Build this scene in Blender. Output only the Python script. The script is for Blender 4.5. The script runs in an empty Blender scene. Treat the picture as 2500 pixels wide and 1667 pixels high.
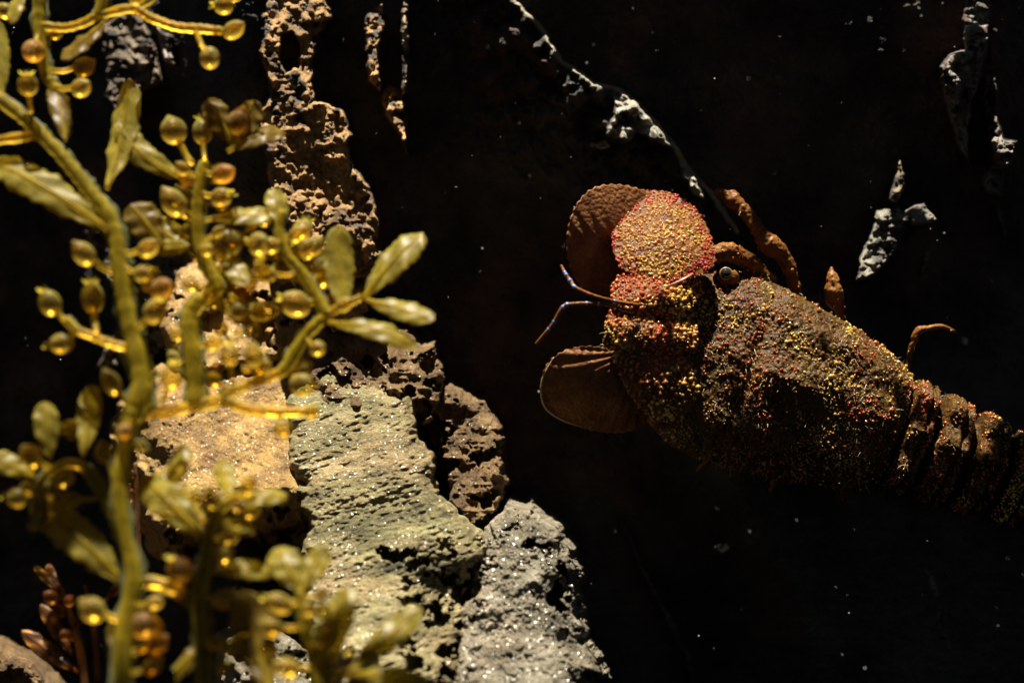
import bpy, math, random
import numpy as np
from mathutils import Vector, Matrix

# ------------------------------------------------------------------ camera, sky, sun, exposure
SC = bpy.context.scene
COL = SC.collection
S = 0.6 / 2500.0            # metres per photo pixel on the plane y = 0, one metre from the camera

def P(px, py, y):
    """point seen at photo pixel (px, py) standing at depth y (metres behind the plane y = 0)"""
    k = S * (1.0 + y)
    return Vector(((px - 1250.0) * k, y, (833.5 - py) * k))

cam_data = bpy.data.cameras.new('camera')
cam = bpy.data.objects.new('camera', cam_data)
COL.objects.link(cam)
cam.location = (0, -1.0, 0)
cam.rotation_euler = (math.radians(90), 0, 0)
cam_data.sensor_width = 36
cam_data.lens = 60
cam_data.clip_start = 0.01
cam_data.clip_end = 50
cam_data.dof.use_dof = True
cam_data.dof.focus_distance = 0.925
cam_data.dof.aperture_fstop = 3.7
SC.camera = cam

SUN_TO = Vector((0.06, 0.04, -1.0)).normalized()      # direction the light travels
world = bpy.data.worlds.new('World')
SC.world = world
world.use_nodes = True
wn = world.node_tree.nodes
sky = wn.new('ShaderNodeTexSky')
sky.sky_type = 'NISHITA'
sky.sun_disc = False
sky.sun_elevation = math.asin(-SUN_TO.z)
sky.sun_rotation = math.atan2(-SUN_TO.x, -SUN_TO.y)
bg = wn['Background']
world.node_tree.links.new(sky.outputs[0], bg.inputs[0])
bg.inputs[1].default_value = 0.009
sun_data = bpy.data.lights.new('sun', 'SUN')
sun_data.energy = 5.0
sun_data.angle = math.radians(0.6)
sun_data.color = (1.0, 0.94, 0.82)
sun = bpy.data.objects.new('sun', sun_data)
COL.objects.link(sun)
sun.rotation_euler = SUN_TO.to_track_quat('-Z', 'Y').to_euler()
SC.view_settings.view_transform = 'Standard'
SC.view_settings.look = 'None'
SC.view_settings.gamma = 1.0
SC.view_settings.exposure = 1.75
SC.view_settings.use_curve_mapping = False
SC.render.engine = 'CYCLES'
SC.cycles.transparent_max_bounces = 24
SC.cycles.max_bounces = 6
SC.cycles.caustics_refractive = False
SC.cycles.caustics_reflective = False

rng = np.random.default_rng(7)
random.seed(7)

# ------------------------------------------------------------------ numeric helpers
_T = np.random.default_rng(3).random((64, 64))
_T2 = np.random.default_rng(5).random((64, 64, 64)).astype(np.float32)

def vnoise(x, y, seed=0):
    x = x + seed * 17.31; y = y + seed * 9.77
    xi = np.floor(x).astype(int); yi = np.floor(y).astype(int)
    fx = x - xi; fy = y - yi
    fx = fx * fx * fx * (fx * (fx * 6 - 15) + 10); fy = fy * fy * fy * (fy * (fy * 6 - 15) + 10)
    a = _T[xi & 63, yi & 63]; b = _T[(xi + 1) & 63, yi & 63]
    c = _T[xi & 63, (yi + 1) & 63]; d = _T[(xi + 1) & 63, (yi + 1) & 63]
    return (a + (b - a) * fx) * (1 - fy) + (c + (d - c) * fx) * fy - 0.5

def fbm(x, y, wl, octaves=4, gain=0.5, seed=0):
    out = 0; amp = 1.0; f = 1.0 / wl
    for i in range(octaves):
        ang = 0.6 * i + 0.3
        c, s = math.cos(ang), math.sin(ang)
        out = out + amp * vnoise((x * c - y * s) * f, (x * s + y * c) * f, seed + i * 3)
        amp *= gain; f *= 2.03
    return out

def ridged(x, y, wl, octaves=3, seed=0):
    out = 0; amp = 1.0; f = 1.0 / wl
    for i in range(octaves):
        out = out + amp * (0.5 - np.abs(vnoise(x * f, y * f, seed + i * 5)) * 2)
        amp *= 0.5; f *= 2.1
    return out

def sstep(a, b, x):
    t = np.clip((x - a) / (b - a), 0, 1)
    return t * t * (3 - 2 * t)

def sdf(poly, x, y):
    """signed distance in pixels, positive inside"""
    d2 = np.full(x.shape, 1e12); inside = np.zeros(x.shape, bool)
    n = len(poly)
    for i in range(n):
        ax, ay = poly[i]; bx, by = poly[(i + 1) % n]
        ex, ey = bx - ax, by - ay
        t = np.clip(((x - ax) * ex + (y - ay) * ey) / (ex * ex + ey * ey + 1e-9), 0, 1)
        d2 = np.minimum(d2, (x - ax - t * ex) ** 2 + (y - ay - t * ey) ** 2)
        if abs(ey) > 1e-9:
            cond = ((ay > y) != (by > y)) & (x < ex * (y - ay) / ey + ax)
            inside ^= cond
    d = np.sqrt(d2)
    return np.where(inside, d, -d)

def line_dist(pts, x, y):
    """distance to a polyline and signed side (positive = below/left of travel)"""
    best = np.full(x.shape, 1e12); side = np.zeros(x.shape); tt = np.zeros(x.shape)
    for i in range(len(pts) - 1):
        ax, ay = pts[i]; bx, by = pts[i + 1]
        ex, ey = bx - ax, by - ay
        t = np.clip(((x - ax) * ex + (y - ay) * ey) / (ex * ex + ey * ey), 0, 1)
        d = np.hypot(x - ax - t * ex, y - ay - t * ey)
        s = np.sign(ex * (y - ay) - ey * (x - ax))
        m = d < best
        best = np.where(m, d, best); side = np.where(m, s, side); tt = np.where(m, (i + t) / (len(pts) - 1), tt)
    return best, side, tt

def unproj(px, py, y):
    k = S * (1.0 + y)
    return np.stack([(px - 1250.0) * k, y, (833.5 - py) * k], -1)

def mesh_np(name, verts, quads=None, tris=None, smooth=True, colors=None):
    me = bpy.data.meshes.new(name)
    verts = np.asarray(verts, np.float32)
    me.vertices.add(len(verts)); me.vertices.foreach_set('co', verts.ravel())
    loops = []; starts = []; n = 0
    parts = []
    if quads is not None and len(quads): parts.append((np.asarray(quads), 4))
    if tris is not None and len(tris): parts.append((np.asarray(tris), 3))
    nl = sum(q.shape[0] * k for q, k in parts); nf = sum(q.shape[0] for q, k in parts)
    me.loops.add(nl); me.polygons.add(nf)
    li = np.concatenate([q.ravel() for q, k in parts])
    ls = []; off = 0
    for q, k in parts:
        ls.append(off + np.arange(q.shape[0]) * k); off += q.shape[0] * k
    me.loops.foreach_set('vertex_index', li.astype(np.int32))
    me.polygons.foreach_set('loop_start', np.concatenate(ls).astype(np.int32))
    me.update(calc_edges=True)
    me.polygons.foreach_set('use_smooth', np.full(nf, smooth, bool))
    if colors is not None:
        ca = me.color_attributes.new('tint', 'FLOAT_COLOR', 'POINT')
        c4 = np.ones((len(verts), 4), np.float32); c4[:, :3] = colors
        ca.data.foreach_set('color', c4.ravel())
    me.validate()
    return me

def link(name, me, mat=None, parent=None, **props):
    o = bpy.data.objects.new(name, me)
    COL.objects.link(o)
    if mat is not None and me is not None and not me.materials: me.materials.append(mat)
    if parent is not None: o.parent = parent
    for k, v in props.items(): o[k] = v
    return o

def grid_quads(nx, ny):
    i = np.arange(ny - 1)[:, None] * nx + np.arange(nx - 1)[None, :]
    return np.stack([i, i + nx, i + nx + 1, i + 1], -1).reshape(-1, 4)

# ------------------------------------------------------------------ materials
def new_mat(name):
    m = bpy.data.materials.new(name); m.use_nodes = True
    nt = m.node_tree; nt.nodes.clear()
    out = nt.nodes.new('ShaderNodeOutputMaterial')
    return m, nt, out

def N(nt, typ, **kw):
    n = nt.nodes.new(typ)
    for k, v in kw.items():
        if k.startswith('i_'):
            key = k[2:]
            n.inputs[int(key) if key.isdigit() else key].default_value = v
        else: setattr(n, k, v)
    return n

def ramp(nt, src, stops):
    r = nt.nodes.new('ShaderNodeValToRGB')
    e = r.color_ramp.elements
    while len(e) < len(stops): e.new(0.5)
    for el, (p, c) in zip(e, stops): el.position = p; el.color = (*c, 1) if len(c) == 3 else c
    nt.links.new(src, r.inputs[0]); return r

def math_n(nt, op, a, b=None):
    n = N(nt, 'ShaderNodeMath', operation=op)
    for i, v in enumerate((a, b)):
        if v is None: continue
        if isinstance(v, (int, float)): n.inputs[i].default_value = v
        else: nt.links.new(v, n.inputs[i])
    return n.outputs[0]

def rock_material(name, stops=None, use_tint=False, rough=0.75, bump_scale=(700, 2200), bump=0.6, sparkle=0.06,
                  stretch=(1, 1, 1), rot=0.0, spark_scale=1700, drift=None):
    m, nt, out = new_mat(name)
    L = nt.links.new
    geo = N(nt, 'ShaderNodeNewGeometry')
    mp = N(nt, 'ShaderNodeMapping'); mp.inputs['Scale'].default_value = stretch; mp.inputs['Rotation'].default_value = (0, rot, 0)
    L(geo.outputs['Position'], mp.inputs['Vector'])
    n1 = N(nt, 'ShaderNodeTexNoise', i_Scale=60, i_Detail=8, i_Roughness=0.65); L(mp.outputs[0], n1.inputs['Vector'])
    n2 = N(nt, 'ShaderNodeTexNoise', i_Scale=bump_scale[0], i_Detail=6, i_Roughness=0.7); L(mp.outputs[0], n2.inputs['Vector'])
    v1 = N(nt, 'ShaderNodeTexVoronoi', i_Scale=bump_scale[1]); L(mp.outputs[0], v1.inputs['Vector'])
    fac = math_n(nt, 'ADD', math_n(nt, 'MULTIPLY', n1.outputs[0], 0.6), math_n(nt, 'MULTIPLY', n2.outputs[0], 0.4))
    if use_tint:
        at = N(nt, 'ShaderNodeAttribute', attribute_name='tint')
        r = ramp(nt, fac, [(0.36, (0.45, 0.42, 0.38)), (0.5, (1, 1, 1)), (0.66, (1.5, 1.45, 1.35))])
        mx = N(nt, 'ShaderNodeMix', data_type='RGBA', blend_type='MULTIPLY'); mx.inputs[0].default_value = 1
        L(at.outputs['Color'], mx.inputs[6]); L(r.outputs[0], mx.inputs[7]); col = mx.outputs[2]
    else:
        col = ramp(nt, fac, stops).outputs[0]
        if drift is not None:
            n0 = N(nt, 'ShaderNodeTexNoise', i_Scale=22, i_Detail=3, i_Roughness=0.6); L(mp.outputs[0], n0.inputs['Vector'])
            rd = ramp(nt, n0.outputs[0], [(0.36, drift[0]), (0.62, drift[1])])
            mx = N(nt, 'ShaderNodeMix', data_type='RGBA', blend_type='MULTIPLY'); mx.inputs[0].default_value = 1
            L(col, mx.inputs[6]); L(rd.outputs[0], mx.inputs[7]); col = mx.outputs[2]
    hgt = math_n(nt, 'ADD', n2.outputs[0], math_n(nt, 'MULTIPLY', v1.outputs[0], 0.6))
    bp = N(nt, 'ShaderNodeBump', i_Strength=bump, i_Distance=0.002); L(hgt, bp.inputs['Height'])
    pr = N(nt, 'ShaderNodeBsdfPrincipled'); L(col, pr.inputs['Base Color'])
    pr.inputs['Roughness'].default_value = rough; pr.inputs['Specular IOR Level'].default_value = 0.35
    L(bp.outputs[0], pr.inputs['Normal'])
    # mica flecks: grains with their own facet direction
    v2 = N(nt, 'ShaderNodeTexVoronoi', i_Scale=spark_scale); L(geo.outputs['Position'], v2.inputs['Vector'])
    sub = N(nt, 'ShaderNodeVectorMath', operation='SUBTRACT'); L(v2.outputs['Color'], sub.inputs[0]); sub.inputs[1].default_value = (0.5, 0.5, 0.5)
    sca = N(nt, 'ShaderNodeVectorMath', operation='SCALE'); L(sub.outputs[0], sca.inputs[0]); sca.inputs['Scale'].default_value = 1.6
    ad = N(nt, 'ShaderNodeVectorMath', operation='ADD'); L(sca.outputs[0], ad.inputs[0]); L(geo.outputs['Normal'], ad.inputs[1])
    nm = N(nt, 'ShaderNodeVectorMath', operation='NORMALIZE'); L(ad.outputs[0], nm.inputs[0])
    gl = N(nt, 'ShaderNodeBsdfGlossy', i_Roughness=0.32); gl.inputs['Color'].default_value = (0.95, 0.93, 0.88, 1)
    L(nm.outputs[0], gl.inputs['Normal'])
    wn_ = N(nt, 'ShaderNodeTexWhiteNoise', noise_dimensions='3D'); L(v2.outputs['Position'], wn_.inputs['Vector'])
    small = math_n(nt, 'LESS_THAN', v2.outputs['Distance'], 0.42)
    pick = math_n(nt, 'GREATER_THAN', wn_.outputs['Value'], 0.72)
    msk = math_n(nt, 'MULTIPLY', math_n(nt, 'MULTIPLY', small, pick), sparkle)
    mix = N(nt, 'ShaderNodeMixShader'); L(msk, mix.inputs[0]); L(pr.outputs[0], mix.inputs[1]); L(gl.outputs[0], mix.inputs[2])
    L(mix.outputs[0], out.inputs[0])
    return m

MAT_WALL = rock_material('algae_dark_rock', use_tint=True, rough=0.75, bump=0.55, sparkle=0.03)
MAT_RIDGED = rock_material('green_grey_sandstone', [(0.37, (0.04, 0.033, 0.016)), (0.46, (0.145, 0.122, 0.062)), (0.54, (0.235, 0.20, 0.115)), (0.68, (0.43, 0.375, 0.25))],
                           bump=0.9, sparkle=0.16, drift=((0.95, 0.98, 0.70), (1.30, 1.10, 0.86)), stretch=(0.35, 1, 1.25), rot=math.radians(-14))
MAT_GREY = rock_material('grey_glitter_stone', [(0.37, (0.045, 0.038, 0.026)), (0.46, (0.15, 0.13, 0.095)), (0.55, (0.25, 0.225, 0.18)), (0.7, (0.45, 0.41, 0.34))],
                         bump=0.9, sparkle=0.3, drift=((0.95, 0.92, 0.78), (1.2, 1.08, 0.90)), spark_scale=1500)
MAT_TAN = rock_material('tan_grit_stone', [(0.36, (0.07, 0.034, 0.008)), (0.47, (0.19, 0.105, 0.03)), (0.56, (0.33, 0.20, 0.052)), (0.72, (0.52, 0.37, 0.14))],
                        bump=0.6, sparkle=0.12)
MAT_BROWN = rock_material('brown_pitted_stone', [(0.36, (0.022, 0.011, 0.003)), (0.46, (0.10, 0.053, 0.015)), (0.56, (0.20, 0.115, 0.038)), (0.72, (0.36, 0.26, 0.14))],
                          bump=0.9, sparkle=0.1)

def weed_material(name, glow, body, T0=0.62, trans_w=0.7, power=2.0, gloss=0.012, tint=None, inner=0.0, inner_rough=0.42):
    """thin translucent skin: light that meets it square passes on, light that grazes is held"""
    m, nt, out = new_mat(name); L = nt.links.new
    lw = N(nt, 'ShaderNodeLayerWeight', i_Blend=0.5)
    c = math_n(nt, 'SUBTRACT', 1.0, lw.outputs['Facing'])
    T = math_n(nt, 'MULTIPLY', math_n(nt, 'POWER', c, power), T0)
    geo = N(nt, 'ShaderNodeNewGeometry')
    n1 = N(nt, 'ShaderNodeTexNoise', i_Scale=160, i_Detail=4, i_Roughness=0.6); L(geo.outputs['Position'], n1.inputs['Vector'])
    n3 = N(nt, 'ShaderNodeTexNoise', i_Scale=900, i_Detail=3, i_Roughness=0.7); L(geo.outputs['Position'], n3.inputs['Vector'])
    nf = math_n(nt, 'ADD', math_n(nt, 'MULTIPLY', n1.outputs[0], 0.55), math_n(nt, 'MULTIPLY', n3.outputs[0], 0.45))
    r = ramp(nt, nf, [(0.38, tuple(v * 0.45 for v in body)), (0.62, tuple(min(1, v * 1.4) for v in body))])
    rg = ramp(nt, nf, [(0.3, tuple(v * 0.8 for v in glow)), (0.7, tuple(min(1, v * 1.1) for v in glow))])
    tp = N(nt, 'ShaderNodeBsdfTransparent'); tp.inputs[0].default_value = (*tint, 1) if tint else (min(1, glow[0] * 1.15), min(1, glow[1] * 1.25), min(1, glow[2] * 1.6), 1)
    tl = N(nt, 'ShaderNodeBsdfTranslucent'); L(rg.outputs[0], tl.inputs[0])
    df = N(nt, 'ShaderNodeBsdfDiffuse'); L(r.outputs[0], df.inputs[0])
    gs = N(nt, 'ShaderNodeBsdfGlossy', i_Roughness=0.35)
    gi = N(nt, 'ShaderNodeBsdfGlossy', i_Roughness=inner_rough); gi.inputs['Color'].default_value = (1.0, 0.72, 0.22, 1)   # gas-filled inside mirrors light
    gm = N(nt, 'ShaderNodeMixShader'); L(geo.outputs['Backfacing'], gm.inputs[0]); L(gs.outputs[0], gm.inputs[1]); L(gi.outputs[0], gm.inputs[2])
    gf = math_n(nt, 'ADD', gloss, math_n(nt, 'MULTIPLY', geo.outputs['Backfacing'], inner))
    m1 = N(nt, 'ShaderNodeMixShader', i_0=trans_w); L(df.outputs[0], m1.inputs[1]); L(tl.outputs[0], m1.inputs[2])
    m2 = N(nt, 'ShaderNodeMixShader'); L(gf, m2.inputs[0]); L(m1.outputs[0], m2.inputs[1]); L(gm.outputs[0], m2.inputs[2])
    m3 = N(nt, 'ShaderNodeMixShader'); L(T, m3.inputs[0]); L(m2.outputs[0], m3.inputs[1]); L(tp.outputs[0], m3.inputs[2])
    L(m3.outputs[0], out.inputs[0]); return m

MAT_STEM = weed_material('weed_stem', (0.92, 0.70, 0.14), (0.52, 0.37, 0.022), T0=0.68, trans_w=0.64, power=1.4, tint=(0.96, 0.84, 0.40), inner=0.9, inner_rough=0.33)
MAT_FLOAT = weed_material('weed_float', (0.92, 0.66, 0.14), (0.27, 0.23, 0.05), T0=0.78, trans_w=0.42, power=1.1, tint=(0.94, 0.84, 0.42), inner=0.95, inner_rough=0.36)
MAT_LEAF = weed_material('weed_leaf', (0.76, 0.58, 0.06), (0.25, 0.215, 0.035), T0=0.40, trans_w=0.5, power=1.0)
MAT_FLOAT_RED = weed_material('weed_float_orange', (0.95, 0.48, 0.08), (0.26, 0.16, 0.05), T0=0.80, trans_w=0.45, power=1.2, tint=(0.94, 0.78, 0.38), inner=0.6)
MAT_RED_WEED = weed_material('weed_red_brown', (0.42, 0.19, 0.06), (0.10, 0.045, 0.02), T0=0.6, trans_w=0.5, power=1.5, tint=(0.9, 0.7, 0.4), inner=0.4)
MAT_WING = weed_material('weed_wing', (0.50, 0.48, 0.20), (0.30, 0.30, 0.14), T0=0.70, trans_w=0.5, power=0.5)
MAT_BROWN_LEAF = weed_material('weed_brown_leaf', (0.55, 0.38, 0.04), (0.18, 0.125, 0.02), T0=0.42, trans_w=0.5, power=1.0)

# ------------------------------------------------------------------ lobster frame (needed by the rock it sits on)
LY = -0.062
TAU = math.radians(9)
LU = S * (1 + LY)
AX = Vector((0.934, 0.0, -0.358))
UPP = Vector((0.358, 0.0, 0.934))
NRM = (-Vector((0, 1, 0)) * math.cos(TAU) + UPP * math.sin(TAU))
SIDE = (UPP * math.cos(TAU) + Vector((0, 1, 0)) * math.sin(TAU))
LC = P(1655, 850, LY)
def LB(t, v, w):
    return LC + (AX * t + SIDE * v + NRM * w) * LU

# ------------------------------------------------------------------ the rock wall (setting)
def axis(lo, a, b, hi, nin, nout):
    left = a - (a - lo) * (np.linspace(1, 0, nout, endpoint=False) ** 2)
    right = b + (hi - b) * (np.linspace(0, 1, nout + 1)[1:] ** 2)
    return np.concatenate([left, np.linspace(a, b, nin), right])

def build_wall():
    xs = axis(-1800, -60, 2560, 4300, 1050, 45); ys = axis(-1500, -60, 1727, 3200, 720, 40)
    X, Y = np.meshgrid(xs, ys)
    Xw = X + 14 * fbm(X, Y, 70, 4, 0.6, 1); Yw = Y + 14 * fbm(X, Y, 70, 4, 0.6, 2)
    Xf = X + 5 * fbm(X, Y, 22, 3, 0.6, 41); Yf = Y + 5 * fbm(X, Y, 22, 3, 0.6, 42)
    y = 0.012 + 3.8e-5 * (Y - 833)
    y += 3.5e-4 * np.clip(-90 - Y, 0, None)                      # the rim leans back above the picture
    y += 0.10 * sstep(620, 200, Xw)                              # deep recess behind the seaweed
    y += 0.020 * fbm(X, Y, 620, 2, 0.4, 11) + 0.003 * fbm(X, Y, 120, 3, 0.5, 13)
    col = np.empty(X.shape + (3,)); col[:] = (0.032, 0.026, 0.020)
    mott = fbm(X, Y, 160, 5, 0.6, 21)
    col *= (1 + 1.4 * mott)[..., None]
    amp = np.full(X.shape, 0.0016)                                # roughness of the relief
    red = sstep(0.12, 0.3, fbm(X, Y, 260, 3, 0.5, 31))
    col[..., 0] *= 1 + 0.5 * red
    # ---- long step edge running from the top to the lobster's front leg
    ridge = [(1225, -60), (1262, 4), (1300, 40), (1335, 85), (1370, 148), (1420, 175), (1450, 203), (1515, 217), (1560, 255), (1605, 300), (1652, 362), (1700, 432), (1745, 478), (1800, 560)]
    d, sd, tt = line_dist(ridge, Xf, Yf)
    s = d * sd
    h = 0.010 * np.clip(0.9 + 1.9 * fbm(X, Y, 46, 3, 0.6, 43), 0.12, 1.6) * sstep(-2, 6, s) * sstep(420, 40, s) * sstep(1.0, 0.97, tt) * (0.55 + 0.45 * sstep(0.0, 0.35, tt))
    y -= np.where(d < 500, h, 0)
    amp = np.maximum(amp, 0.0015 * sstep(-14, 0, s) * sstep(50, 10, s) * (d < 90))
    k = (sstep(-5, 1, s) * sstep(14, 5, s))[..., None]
    col = col * (1 - k) + np.array((0.28, 0.24, 0.165)) * k  # rim light along the step edge, put into the colour
    # ---- scars and ledges, sunlit brightness partly put into their tone: (outline, tone, forward slope, roughness)
    feats = [
        ([(1500, 225), (1560, 262), (1615, 318), (1640, 362), (1600, 345), (1560, 325), (1530, 345), (1490, 335), (1478, 330), (1500, 280)], (0.22, 0.20, 0.16), 0.34, 0.006),
        ([(1440, 352), (1475, 345), (1492, 358), (1450, 368)], (0.5, 0.48, 0.42), 0.9, 0.002),
        ([(1655, 385), (1700, 440), (1720, 490), (1690, 470), (1665, 420)], (0.30, 0.27, 0.20), 0.4, 0.004),
        ([(652, -60), (795, -60), (788, 60), (772, 150), (755, 255), (815, 270), (845, 330), (868, 400), (905, 500), (920, 620), (900, 760), (820, 800), (735, 720), (668, 600), (650, 450), (652, 290), (648, 150)], (0.25, 0.14, 0.048), 0.21, 0.0034, 640, 0.006),
        ([(892, 40), (935, 5), (938, 60), (925, 120), (930, 225), (905, 205), (893, 140)], (0.30, 0.16, 0.055), 0.45, 0.007),
        ([(940, 205), (980, 215), (992, 290), (996, 385), (975, 330), (945, 290), (932, 250)], (0.32, 0.18, 0.07), 0.45, 0.006),
        ([(982, -30), (994, -30), (998, 220), (984, 230)], (0.24, 0.17, 0.09), 0.35, 0.007),
        ([(2362, -40), (2412, -40), (2418, 60), (2408, 130), (2392, 195), (2372, 250), (2362, 320), (2366, 400), (2345, 365), (2322, 300), (2304, 230), (2298, 165), (2320, 135), (2356, 122), (2352, 60)], (0.15, 0.135, 0.11), 0.42, 0.006),
        ([(2400, 190), (2432, 180), (2438, 290), (2450, 340), (2480, 345), (2478, 390), (2452, 420), (2440, 480), (2412, 470), (2396, 430), (2428, 400), (2410, 320), (2398, 240)], (0.13, 0.11, 0.085), 0.45, 0.011),
        ([(2428, 500), (2440, 505), (2458, 570), (2452, 580)], (0.13, 0.11, 0.085), 0.45, 0.008),
        ([(2196, 382), (2212, 425), (2206, 470), (2188, 497), (2170, 490), (2182, 440)], (0.16, 0.12, 0.07), 0.30, 0.004, 200, 0.014),
        ([(2140, 512), (2190, 505), (2200, 515), (2255, 490), (2272, 515), (2290, 535), (2268, 548), (2225, 552), (2212, 545), (2200, 590), (2170, 635), (2140, 668), (2088, 690), (2100, 625), (2128, 560)], (0.15, 0.135, 0.105), 0.36, 0.004, 200, 0.020),
        ([(2255, 620), (2272, 612), (2262, 650), (2242, 672)], (0.16, 0.12, 0.09), 0.4, 0.003),
        ([(2255, 1378), (2272, 1385), (2290, 1440), (2308, 1540), (2322, 1580), (2300, 1545), (2280, 1460), (2270, 1405)], (0.20, 0.17, 0.13), 0.5, 0.006),
        ([(1500, 1240), (1515, 1250), (1585, 1400), (1640, 1500), (1690, 1600), (1710, 1700), (1690, 1700), (1670, 1610), (1625, 1515), (1565, 1400)], (0.05, 0.045, 0.035), 0.22, 0.003),
        ([(250, 60), (330, 20), (380, 120), (400, 200), (340, 220), (300, 300), (260, 240)], (0.10, 0.07, 0.04), 0.40, 0.008),
        ([(380, 60), (420, 90), (425, 160), (400, 150)], (0.30, 0.25, 0.20), 0.40, 0.004),
        ([(200, 560), (420, 520), (480, 640), (460, 820), (330, 900), (230, 900), (300, 760)], (0.12, 0.09, 0.05), 0.35, 0.008),
    ]
    for feat in feats:
        poly, tone, slope, rough = feat[:4]; reach = feat[4] if len(feat) > 4 else 200; lift = feat[5] if len(feat) > 5 else 0.0
        x0 = min(p[0] for p in poly) - 60; x1 = max(p[0] for p in poly) + 60
        y0 = min(p[1] for p in poly) - 60; y1 = max(p[1] for p in poly) + 160
        m = (X > x0) & (X < x1) & (Y > y0) & (Y < y1)
        idx = np.where(m)
        px, py = Xf[idx], Yf[idx]
        if reach > 300: px, py = px + 34 * fbm(X[idx], Y[idx], 120, 4, 0.6, 401), py + 34 * fbm(X[idx], Y[idx], 120, 4, 0.6, 402)
        D = sdf(poly, px, py)
        ins = sstep(-4, 5, D)
        top = min(p[1] for p in poly); bot = max(p[1] for p in poly)
        # each column of the scar slopes out from its own upper edge, in short broken ledges
        per = 70.0
        saw = ((py + 0.6 * px + 110 * fbm(px, py, 90, 3, 0.6, 51)) % per) / per
        hh = (0.35 * slope * per * S * saw * sstep(1.0, 0.8, saw) + lift + 1.7 * slope * S * np.clip(py - top, 0, reach)
              + (0.008 + rough) * np.clip(fbm(px, py, 48, 3, 0.6, 52) + 0.2, 0, None) * (0.5 if lift else 1))
        y[idx] -= hh * ins
        tone_n = np.array(tone)[None] * (1 + 0.9 * fbm(px, py, 30, 4, 0.65, 61))[:, None]
        k = (ins * sstep(-0.30, -0.05, fbm(px, py, 26, 3, 0.6, 71) + 0.004 * D))[:, None]
        col[idx] = col[idx] * (1 - k) + tone_n * k
        amp[idx] = np.maximum(amp[idx], rough * ins)
    # black pit in the brown outcrop
    D = sdf([(688, 85), (715, 78), (732, 110), (728, 165), (700, 178), (682, 140)], Xf, Yf)
    y += 0.03 * sstep(-4, 6, D)
    # ---- the rock that carries the lobster: its top slopes with the animal, its face below is steep
    vim = (X - 1655) * 0.358 - (Y - 850) * 0.934
    tl = (X - 1655) * 0.934 + (Y - 850) * 0.358
    low = np.interp(tl, [-100, 400, 560, 700, 1000], [150, 200, 150, 95, 80])
    plane = LY + 0.010 + np.clip(vim, -low, 260) / math.cos(TAU) * S * math.sin(TAU) * 0.98
    plane += 0.00007 * np.clip(-low - vim, 0, 700)
    D = sdf([(1650, 830), (1740, 740), (1900, 780), (2120, 900), (2380, 1040), (3000, 1260), (3000, 2600), (2200, 2600), (1980, 1700), (1880, 1420), (1780, 1250), (1700, 1080), (1670, 930)], Xw, Yw)
    k = sstep(-150, 60, D)
    y = y * (1 - k) + np.minimum(plane, y) * k
    # relief
    sc = amp
    y += sc * 0.9 * ridged(X, Y, 30, 3, 81) + sc * 0.5 * fbm(X, Y, 12, 2, 0.6, 91)
    col = np.clip(col, 0.004, 0.8)
    V = unproj(X, Y, y).reshape(-1, 3)
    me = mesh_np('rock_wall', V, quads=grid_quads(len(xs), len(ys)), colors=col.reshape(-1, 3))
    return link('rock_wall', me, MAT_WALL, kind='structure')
build_wall()

# ------------------------------------------------------------------ unseen pierced slab added above the picture to dapple and shade the right side
def slab(name, X, Y, top, bot, keep):
    Vt = np.stack([X, Y, top], -1).reshape(-1, 3); Vb = np.stack([X, Y, bot], -1).reshape(-1, 3)
    Q = grid_quads(X.shape[1], X.shape[0]); kq = keep.ravel()[Q].all(1); Qk = Q[kq]
    o = len(Vt); edges = {}
    for q in Qk:
        for a, b in zip(q, np.roll(q, -1)):
            e = (int(a), int(b))
            if (e[1], e[0]) in edges: del edges[(e[1], e[0])]
            else: edges[e] = 1
    side = [(a, a + o, b + o, b) for a, b in edges]
    quads = np.concatenate([Qk, Qk[:, ::-1] + o, np.array(side)])
    V = np.concatenate([Vt, Vb]); used = np.unique(quads); rm = np.zeros(len(V), int); rm[used] = np.arange(len(used))
    me = mesh_np(name, V[used], quads=rm[quads], colors=np.tile((0.06, 0.05, 0.04), (len(used), 1)))
    link(name, me, MAT_WALL, kind='structure')

def build_shade_overhang():
    xs = np.arange(0.02, 0.62, 0.0035); ys = np.arange(-0.24, -0.034, 0.0035)
    X, Y = np.meshgrid(xs, ys)
    n = fbm(X, Y, 0.020, 3, 0.55, 301) + 0.5 * fbm(X, Y, 0.09, 2, 0.5, 305)
    thr = np.interp(X, [0.02, 0.13, 0.19, 0.27, 0.62], [-0.60, -0.34, -0.13, 0.02, 0.14])
    keep = (n < thr)
    top = 0.345 + 0.03 * fbm(X, Y, 0.12, 3, 0.5, 310); bot = 0.315 + 0.02 * fbm(X, Y, 0.08, 3, 0.5, 315)
    slab('shade_overhang', X, Y, top, bot, keep)
build_shade_overhang()
def build_shade_front_lip():  # second unseen slab, added to darken the nearest weed
    xs = np.arange(-0.62, 0.62, 0.008); ys = np.arange(-0.62, -0.2, 0.008)
    X, Y = np.meshgrid(xs, ys)
    lip = -0.280 + 0.05 * fbm(X, Y, 0.11, 3, 0.6, 331)
    keep = (Y < lip) & (fbm(X, Y, 0.05, 3, 0.55, 335) < 0.16)
    top = 0.40 + 0.03 * fbm(X, Y, 0.12, 3, 0.5, 340); bot = 0.345 + 0.03 * fbm(X, Y, 0.08, 3, 0.5, 345)
    slab('shade_front_lip', X, Y, top, bot, keep)
build_shade_front_lip()

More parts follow.
